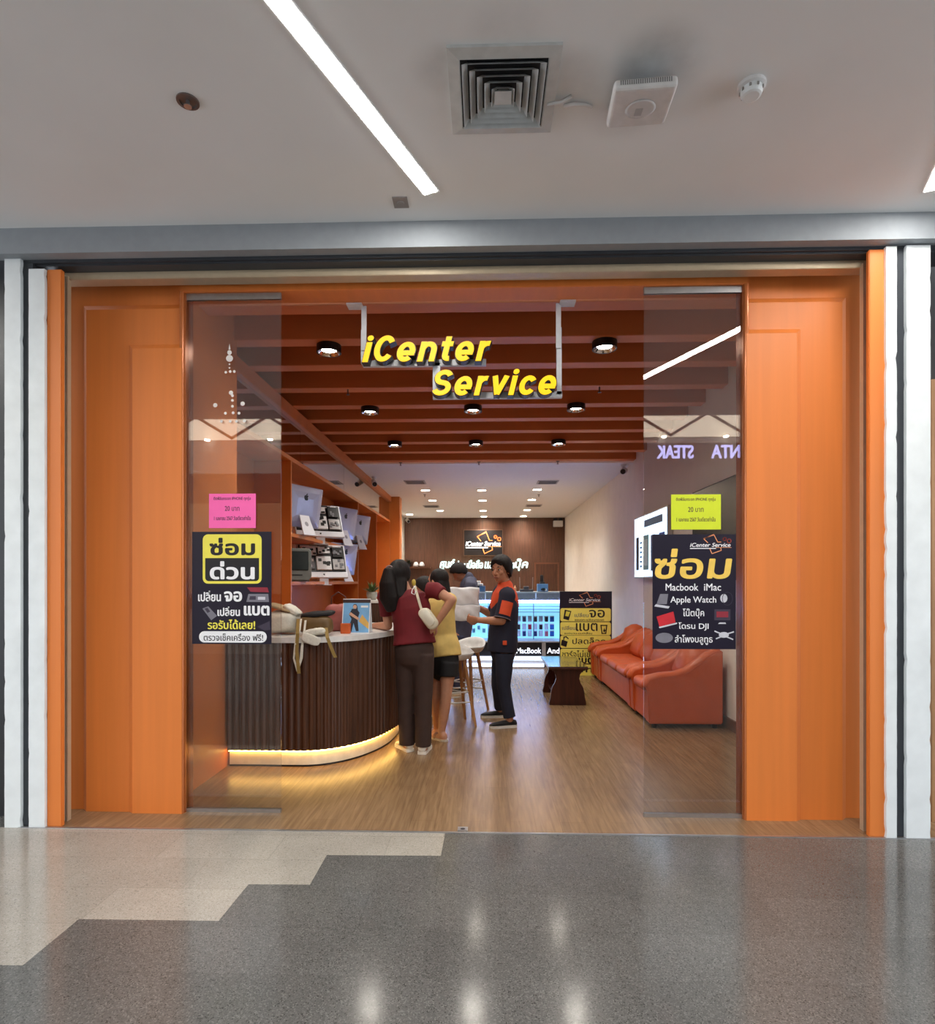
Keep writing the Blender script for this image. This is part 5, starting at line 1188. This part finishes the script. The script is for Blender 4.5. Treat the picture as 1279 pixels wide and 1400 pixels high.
    g = MB(); g.loft([[A + Mx @ Vector((a, y, b_)) for a, b_ in rrect(-.046 * k, -.092 * k, .046 * k, .080 * k, .044 * k, 6)] for y, k in ((-.035, .8), (-.028, .95), (0, 1), (.03, .95), (.036, .8))]); g.build('body', CR, bg, smooth=True)
    g = MB(); g.loft([[A + Mx @ Vector((a - .006, y, b_)) for a, b_ in rrect(-.036 * k, -.06 * k, .040 * k, .084 * k, .034 * k, 6)] for y, k in ((-.046, .85), (-.038, 1), (-.03, 1))]); g.build('flap', mat('cream_leather_light', (228, 220, 200), .45), bg, smooth=True)
    st = [P(566, 797, 5.06), P(568, 803, 4.955), P(572, 818, 4.905), P(577, 835, 4.88)]
    ribbon(st, .02, (1, 0, .2)).build('strap', CR, bg)
    g = MB(); g.tube([P(568, 801, 4.95), P(564, 806, 4.94), P(563, 811, 4.935), P(567, 813, 4.93), P(569, 808, 4.93)], .004, 8); g.build('key_loop', WHT, bg, smooth=True)
    g = MB(); g.ball(P(566, 796.5, 5.0), (.018, .02, .03), 8); g.build('yellow_charm', mat('charm_yellow', (196, 170, 70), .5), bg, smooth=True)
woman_red()

# ---- woman in the yellow top
def woman_yellow():
    t = thing('person', 'person in a mustard yellow top and black shorts with bare legs beside the white stool', 'person', (-.4, 5.5, 0))
    hipL, hipR = P(600, 905, 5.56), P(613, 905, 5.44); knL, knR = P(597, 950, 5.52), P(610, 951, 5.42); anL, anR = P(598, 997, 5.62), P(604, 1001, 5.47)
    shL, shR = P(585, 821, 5.64), P(616, 820, 5.46); elL, wrL = P(575, 862, 5.72), P(556, 861, 5.86); elR, wrR = P(607, 868, 5.62), P(578, 862, 5.78)
    nk = P(600, 812, 5.55); C = P(599, 795, 5.56); sd = (shR - shL).normalized(); face = Vector((-.8, .6, -.1))
    pel = (hipL + hipR) / 2 + Z_ * .05; wst = P(605, 868, 5.53); ch = P(602, 836, 5.54)
    b = MB(); fr = head(b, C, face, s=.96)
    b.tube([nk - Z_ * .03, lf(nk, C, .5), C - Z_ * .02], [.045, .044, .046], 12, caps=1)
    torso(b, [pel, wst, ch, nk - Z_ * .05], [(.10, .075), (.105, .075), (.125, .08), (.08, .055)], [sd] * 4)
    for s_, e_, w_ in ((shL, elL, wrL), (shR, elR, wrR)):
        b.tube([s_, lf(s_, e_, .5), e_], [.043, .04, .034], 12, caps=1); b.tube([e_, lf(e_, w_, .35), w_], [.034, .033, .023], 12, caps=1)
        hand(b, w_, (w_ - e_).normalized(), Vector((0, 0, -1)), .3, .9, 1 if s_ is shR else -1)
    for h, k, a in ((hipL, knL, anL), (hipR, knR, anR)):
        b.tube([h, lf(h, k, .5), k], [.066, .066, .052], 12, caps=1); b.tube([k, lf(k, a, .35), a], [.052, .053, .033], 12, caps=1)
        d = Vector((-.7, .7, 0)).normalized(); f0 = Vector((a.x, a.y, .03))
        b.tube([a, f0 - d * .03 + Z_ * .015], [.033, .036], 12, caps=1); b.tube([f0 - d * .035, f0 + d * .06, f0 + d * .13], [(.03, .03), (.04, .026), (.04, .014)], 12, side=tuple(d.cross(Z_)), caps=1)
    fuse('body', b, SKIN, t, .0065, 2)
    g = MB(); hem = P(608, 898, 5.5)
    torso(g, [hem, lf(hem, wst, .5), wst, ch, lf(ch, nk, .55), nk - Z_ * .02], [(.172, .145), (.166, .136), (.142, .112), (.152, .11), (.14, .095), (.065, .06)], [sd] * 6, 0)
    for s_, e_ in ((shL, elL), (shR, elR)): g.ball(s_, .062, 10); g.tube([s_ + (nk - s_) * .25, s_, lf(s_, e_, .3), lf(s_, e_, .55)], [.064, .062, .060, .058], 14)
    fuse('top', g, mat('mustard_jersey', (224, 194, 116), .85, var=.1, scale=12, bump=.1), t, .009, 4)
    g = MB(); torso(g, [pel + Z_ * .06, pel - Z_ * .02, pel - Z_ * .10], [(.145, .115), (.155, .13), (.155, .13)], [sd] * 3)
    for h, k in ((hipL, knL), (hipR, knR)): g.tube([h, lf(h, k, .42)], [.100, .104], 14)
    fuse('shorts', g, mat('black_shorts', (18, 17, 20), .8), t, .009, 3)
    for a in (anL, anR):
        d = Vector((-.7, .7, 0)).normalized(); s_ = d.cross(Z_); f0 = Vector((a.x, a.y, 0))
        g = MB(); ring = [f0 + d * q + s_ * w for q, w in ((-.07, .02), (-.04, .035), (.08, .042), (.15, .03))] + [f0 + d * q - s_ * w for q, w in ((.15, .03), (.08, .042), (-.04, .035), (-.07, .02))]
        g.loft([[q + Z_ * z for q in ring] for z in (0, .018)]); so = g.build('sandal', mat('sandal_sole', (206, 196, 184), .5), t)
        g = MB(); g.tube([f0 + d * .06 + s_ * .044 * math.cos(k * .4488) + Z_ * (.016 + .042 * math.sin(k * .4488)) for k in range(8)], [(.02, .003)] * 8, 8, side=tuple(d)); g.build('sandal_strap', mat('sandal_strap', (150, 110, 90), .5), so)
    g = MB(); f, r, up, M = fr
    g.ball(C + up * .03 - f * .022, (.085, .096, .092), 12, M); g.ball(C - up * .03 - f * .045, (.08, .062, .085), 10, M)
    g.tube([C - f * .06 - up * .02, C - f * .085 - up * .12, C - f * .085 - up * .22], [(.075, .05), (.06, .04), (.025, .02)], 14, side=tuple(r), caps=1)
    fuse('hair', g, HAIR, t, .008, 3)
woman_yellow()

# ---- man in the navy and orange uniform shirt holding a sheet
def man_uniform():
    Y = 6.1
    t = thing('person', 'person in a navy and orange work shirt looking back while holding a large white sheet', 'person', (.2, Y, 0))
    hipN, hipF = P(690, 893, 6.02), P(686, 892, 6.22); knN, knF = P(689, 938, 6.0), P(681, 936, 6.30); anN, anF = P(697, 981, 5.98), P(684, 968, 6.42)
    shN, shF = P(694, 815, 5.97), P(684, 811, 6.30); elN, wrN = P(686, 849, 5.92), P(655, 848, 6.0); elF, wrF = P(676, 842, 6.40), P(651, 829, 6.33)
    nk = P(691, 801, 6.14); C = P(686, 780, 6.12); sd = (shN - shF).normalized(); face = Vector((-.62, -.78, -.04))
    pel = (hipN + hipF) / 2 + Z_ * .05; wst = P(688, 866, 6.12); ch = P(690, 832, 6.13)
    b = MB(); fr = head(b, C, face, s=1.1)
    b.tube([nk - Z_ * .04, lf(nk, C, .5), C - Z_ * .02], [.06, .058, .058], 12, caps=1)
    torso(b, [pel, wst, ch, nk - Z_ * .05], [(.14, .1), (.13, .1), (.16, .1), (.1, .07)], [sd] * 4)
    for s_, e_, w_ in ((shN, elN, wrN), (shF, elF, wrF)):
        b.tube([s_, lf(s_, e_, .5), e_], [.054, .05, .043], 12, caps=1); b.tube([e_, lf(e_, w_, .3), w_], [.043, .044, .030], 12, caps=1)
    hand(b, wrN, Vector((-.95, .05, .1)), Vector((0, .9, .35)), .95, 1.05, 1); hand(b, wrF, Vector((-.9, -.1, .3)), Vector((0, -.7, -.6)), .22, 1.05, -1, .6)
    for h, k, a in ((hipN, knN, anN), (hipF, knF, anF)):
        b.tube([h, lf(h, k, .5), k], [.075, .068, .052], 12, caps=1); b.tube([k, lf(k, a, .4), a, a - Z_ * .03], [.052, .054, .038, .038], 12, caps=1)
    bd = fuse('body', b, SKIND, t, .0065, 2); face_bits(t, C, fr, 1.1)
    NV = mat('navy_twill', (22, 24, 46), .8, var=.12, scale=14, bump=.1); OR = mat('orange_twill', (216, 78, 38), .75, var=.06)
    g = MB(); hem = P(687, 890, 6.12)
    torso(g, [hem, lf(hem, wst, .5), wst, ch, lf(ch, nk, .6), nk - Z_ * .02], [(.205, .152), (.203, .152), (.195, .146), (.205, .14), (.175, .115), (.085, .08)], [sd] * 6, 0)
    for s_, e_, k in ((shN, elN, .92), (shF, elF, .8)): g.ball(s_, .084, 10); g.tube([s_ + (nk - s_) * .25, s_, lf(s_, e_, .5 * k), lf(s_, e_, k)], [.085, .084, .080, .082], 14)
    sh = fuse('work_shirt', g, NV, t, .010, 4)
    f0 = Vector((-sd.y, sd.x, 0)).normalized()
    if f0.x > 0: f0 = -f0
    # orange yoke over the shoulders, down the back and chest
    g = MB()
    torso(g, [ch + Z_ * .03, lf(ch, nk, .35), lf(ch, nk, .68), nk - Z_ * .012], [(.150, .148), (.178, .142), (.172, .122), (.085, .085)], [sd] * 4)
    fuse('orange_yoke', g, OR, t, .010, 3)
    dd = (elN - shN).normalized(); out = (sd - dd * sd.dot(dd)).normalized(); q = lf(shN, elN, .38) + out * .080; cr = dd.cross(out)
    g = MB()
    g.loft([[lf(shN, elN, k_) + (out * math.cos(a) + cr * math.sin(a)) * .0865 for a in [(-.75 + 1.5 * j / 8) for j in range(9)]] + [lf(shN, elN, k_) + (out * math.cos(a) + cr * math.sin(a)) * .078 for a in [(.75 - 1.5 * j / 8) for j in range(9)]] for k_ in (.25, .5, .78)])
    g.build('sleeve_patch', OR, t)
    g = MB(); g.tube([lf(shN, elN, .885), lf(shN, elN, .9)], .0872, 20); g.build('sleeve_piping', mat('piping_grey', (150, 140, 150), .6), t)
    g = MB(); c_ = P(690.5, 879, 5.90); g.rbox(c_.x - .02, c_.y - .006, c_.z - .022, c_.x + .02, c_.y + .01, c_.z + .022, .004); g.build('hem_tab', OR, t)
    g = MB(); g.tube([nk - Z_ * .02 + (sd * math.cos(a) + f0 * math.sin(a)) * .075 for a in [k * .5236 for k in range(13)]], [(.012, .028)] * 13, 8, side=None, caps=0); g.build('collar', NV, t, smooth=True)
    g = MB(); torso(g, [pel + Z_ * .08, pel - Z_ * .06], [(.15, .12), (.16, .125)], [sd] * 2)
    for h, k, a in ((hipN, knN, anN), (hipF, knF, anF)): g.tube([h, lf(h, k, .5), k, lf(k, a, .5), a + Z_ * .0], [.096, .086, .07, .063, .062], 16)
    fuse('jeans', g, mat('dark_jeans', (30, 34, 52), .85, var=.15, scale=16, bump=.1), t, .009, 4)
    BS = mat('black_canvas_shoe', (20, 19, 22), .7); SO = mat('white_rubber', (226, 222, 216), .5)
    shoe(t, anN, (-.97, -.24), BS, SO, .28); shoe(t, anF, (-.97, -.1), BS, SO, .28)
    g = MB(); f, r, up, M = fr; s = 1.1
    hair_cap(g, C, fr, s, .56, .40, -.30, -.95, .022)
    for q in (-1, 1): g.tube([C + r * q * .080 * s + up * .05 * s + f * .03 * s, C + r * q * .086 * s + up * .0 * s - f * .004 * s, C + r * q * .082 * s - up * .05 * s - f * .03 * s], [.016, .015, .012], 8, caps=1)
    g.tube([C + up * .098 * s + f * .05 * s + r * .01, C + up * .082 * s + f * .082 * s - r * .03 * s, C + up * .055 * s + f * .074 * s - r * .058 * s], [(.03, .014), (.028, .010), (.012, .006)], 10, side=tuple(r), caps=1)
    g.tube([C + up * .098 * s + f * .05 * s + r * .02, C + up * .078 * s + f * .078 * s + r * .045 * s, C + up * .05 * s + f * .058 * s + r * .068 * s], [(.024, .014), (.024, .010), (.010, .006)], 10, side=tuple(r), caps=1)
    g.build('hair', HAIR, t, smooth=True, fix=True)
    sheet = thing('paper_sheet', 'large crumpled white plastic sheet held up by the uniformed man', 'sheet', P(634, 848, 6.28))
    cs = [(613.5, 802.5), (655.5, 803.5), (656, 829), (655, 845), (622, 849), (613.5, 846)]
    for nm, x0, x1, y0_, y1_, yy in (('upper_fold', 613.5, 655.5, 803, 828, 6.30), ('lower_fold', 613, 656.5, 827, 848.5, 6.27)):
        g = MB(); A_, B_, D_ = P(x0, y0_, yy), P(x1, y0_, yy), P(x0, y1_, yy); nx, nz = 16, 9; rr = random.Random(4)
        vs = []
        for j in range(nz + 1):
            for i in range(nx + 1):
                a, c = i / nx, j / nz; p = A_ + (B_ - A_) * a + (D_ - A_) * c
                vs.append(p + Vector((math.sin(c * 9) * .003, -.02 + .006 * math.sin(a * 5 + c * 4) + .004 * math.sin(a * 13 - c * 9) - .012 * math.sin(math.pi * c), .004 * math.sin(a * 11))))
        k = len(vs); back = [v + Vector((0, .02, 0)) for v in vs]; fs = []
        for j in range(nz):
            for i in range(nx):
                q = j * (nx + 1) + i; fs.append((q, q + 1, q + nx + 2, q + nx + 1)); fs.append((k + q, k + q + nx + 1, k + q + nx + 2, k + q + 1))
        bd_ = [i for i in range(nx + 1)] + [j * (nx + 1) + nx for j in range(1, nz + 1)] + [nz * (nx + 1) + i for i in range(nx - 1, -1, -1)] + [j * (nx + 1) for j in range(nz - 1, 0, -1)]
        for a, c in zip(bd_, bd_[1:] + bd_[:1]): fs.append((a, k + a, k + c, c))
        g.add(vs + back, fs); g.build(nm, mat('white_plastic_sheet', (226, 228, 232), .45), sheet, smooth=True)
man_uniform()

# ---- two people mostly hidden behind
def plain_person(label, loc, C, face, nk, hips, sh, wrs, els, ank, shirt, trousers, bend=0):
    t = thing('person', label, 'person', loc); b = MB(); fr = head(b, C, face); sd = (sh[1] - sh[0]).normalized(); pel = (hips[0] + hips[1]) / 2 + Z_ * .05
    ch = lf(pel, nk, .68) - Vector(face) * bend
    b.tube([nk - Z_ * .02, lf(nk, C, .5), C], [.055, .052, .055], 12, caps=1); torso(b, [pel, lf(pel, ch, .5), ch, lf(ch, nk, .8)], [(.13, .1), (.12, .09), (.15, .09), (.09, .06)], [sd] * 4)
    for s_, e_, w_ in zip(sh, els, wrs):
        b.tube([s_, e_], [.05, .042], 12, caps=1); b.tube([e_, w_], [.042, .028], 12, caps=1); hand(b, w_, w_ - e_, Vector((0, 0, -1)), .3, 1, 1)
    for h, a in zip(hips, ank): b.tube([h, lf(h, a, .5), a - Z_ * .02], [.075, .052, .036], 12, caps=1)
    fuse('body', b, SKIND, t, .009, 2)
    g = MB(); torso(g, [pel - Z_ * .08, lf(pel, ch, .5), ch, lf(ch, nk, .6), nk], [(.175, .135), (.17, .13), (.195, .135), (.165, .11), (.075, .07)], [sd] * 5)
    for s_, e_ in zip(sh, els): g.tube([lf(s_, nk, .25), s_, lf(s_, e_, .7)], [.08, .078, .075], 14, caps=1)
    fuse('shirt', g, shirt, t, .011, 4)
    g = MB(); torso(g, [pel + Z_ * .05, pel - Z_ * .07], [(.15, .12), (.16, .125)], [sd] * 2)
    for h, a in zip(hips, ank): g.tube([h, lf(h, a, .5), a], [.095, .075, .062], 14)
    fuse('trousers', g, trousers, t, .011, 4)
    for a in ank: shoe(t, a, (face[0], face[1]), BLACKM, MATS['trainer_sole'], .27)
    g = MB(); hair_cap(g, C, fr, 1, .5, .3, -.2, -.9, .018); g.build('hair', HAIR, t, smooth=True)
Yg = 7.86
plain_person('person in a grey shirt and jeans with bowed head, behind the white sheet', (-.3, Yg, 0), P(629, 783, Yg) , Vector((-.75, -.1, -.65)), P(641, 789, Yg), (P(628, 868, Yg - .1), P(632, 868, Yg + .1)),
             (P(644, 799, Yg - .19), P(646, 797, Yg + .18)), (P(611, 842, Yg - .05), P(614, 842, Yg + .16)), (P(634, 836, Yg - .24), P(638, 834, Yg + .24)), (Vector((-.36, Yg - .1, .08)), Vector((-.33, Yg + .12, .08))), mat('grey_shirt', (70, 72, 92), .8, var=.1), mat('blue_jeans', (52, 56, 82), .8, var=.15), .05)
Yk = 6.35
plain_person('person of whom only dark hair shows between the two customers at the counter', (-.66, Yk, 0), P(581, 806, Yk), Vector((-1, .2, -.1)), P(583, 823, Yk), (P(583, 900, Yk - .09), P(583, 900, Yk + .09)),
             (P(585, 832, Yk - .16), P(585, 832, Yk + .16)), (P(556, 872, Yk - .1), P(556, 872, Yk + .12)), (P(584, 872, Yk - .2), P(584, 872, Yk + .2)), (Vector((-.64, Yk - .09, .08)), Vector((-.62, Yk + .1, .08))), mat('dark_shirt', (40, 36, 44), .8), mat('dark_trousers', (36, 34, 40), .8))

# ================================================================== STOOLS
STW = mat('stool_white', (222, 220, 218), .4)
def bar_stool():
    t = thing('bar_stool', '', 'stool', (0, 0, 0), 0, 'white bar stools with wooden legs')
    g = MB(); rings = []
    for j in range(7):
        k = j / 6; rings.append([Vector((math.cos(a) * (.10 + .105 * k ** .6), math.sin(a) * (.10 + .10 * k ** .6), .655 + .055 * k ** 2 + (.085 * k ** 3 * max(0, -math.sin(a + .0)) if k > .3 else 0) + .02 * k)) for a in [2 * math.pi * q / 28 for q in range(28)]])
    inner = [[p + Vector((-p.x * .10, -p.y * .10, .012 - .01 * (i / 6))) for p in r_] for i, r_ in enumerate(rings)]
    g.loft([[Vector((p.x * .05, p.y * .05, p.z)) for p in rings[0]]] + rings + list(reversed(inner)) + [[Vector((p.x * .05, p.y * .05, p.z)) for p in inner[0]]]); g.build('seat_shell', STW, t, local=True, smooth=True)
    for a in (45, 135, 225, 315):
        c, s_ = math.cos(math.radians(a)), math.sin(math.radians(a)); g = MB(); g.tube([(c * .24, s_ * .24, 0), (c * .11, s_ * .11, .66)], [.014, .021], 12); g.build('leg', BEECH, t, local=True)
    for z in (.24, .34):
        g = MB(); k = .24 - .13 * z / .70
        pts = [Vector((math.cos(math.radians(a)) * k, math.sin(math.radians(a)) * k, z)) for a in (45, 135, 225, 315, 405)]
        for p, q in (zip(pts, pts[1:]) if z > .3 else ((pts[0], pts[1]), (pts[2], pts[3]))): g.tube([p, q], .008, 8)
        g.build('foot_rest', STW, t, local=True)
    return t
s1_ = bar_stool(); s1_.location = (-.315, 6.10, 0); s1_.rotation_euler.z = math.radians(200); s1_['label'] = 'white bar stool with pale wooden legs right beside the yellow-topped customer'
dup(s1_, (-.20, 6.72, 0), 'second white bar stool, behind the first one and near the uniformed man', math.radians(150))
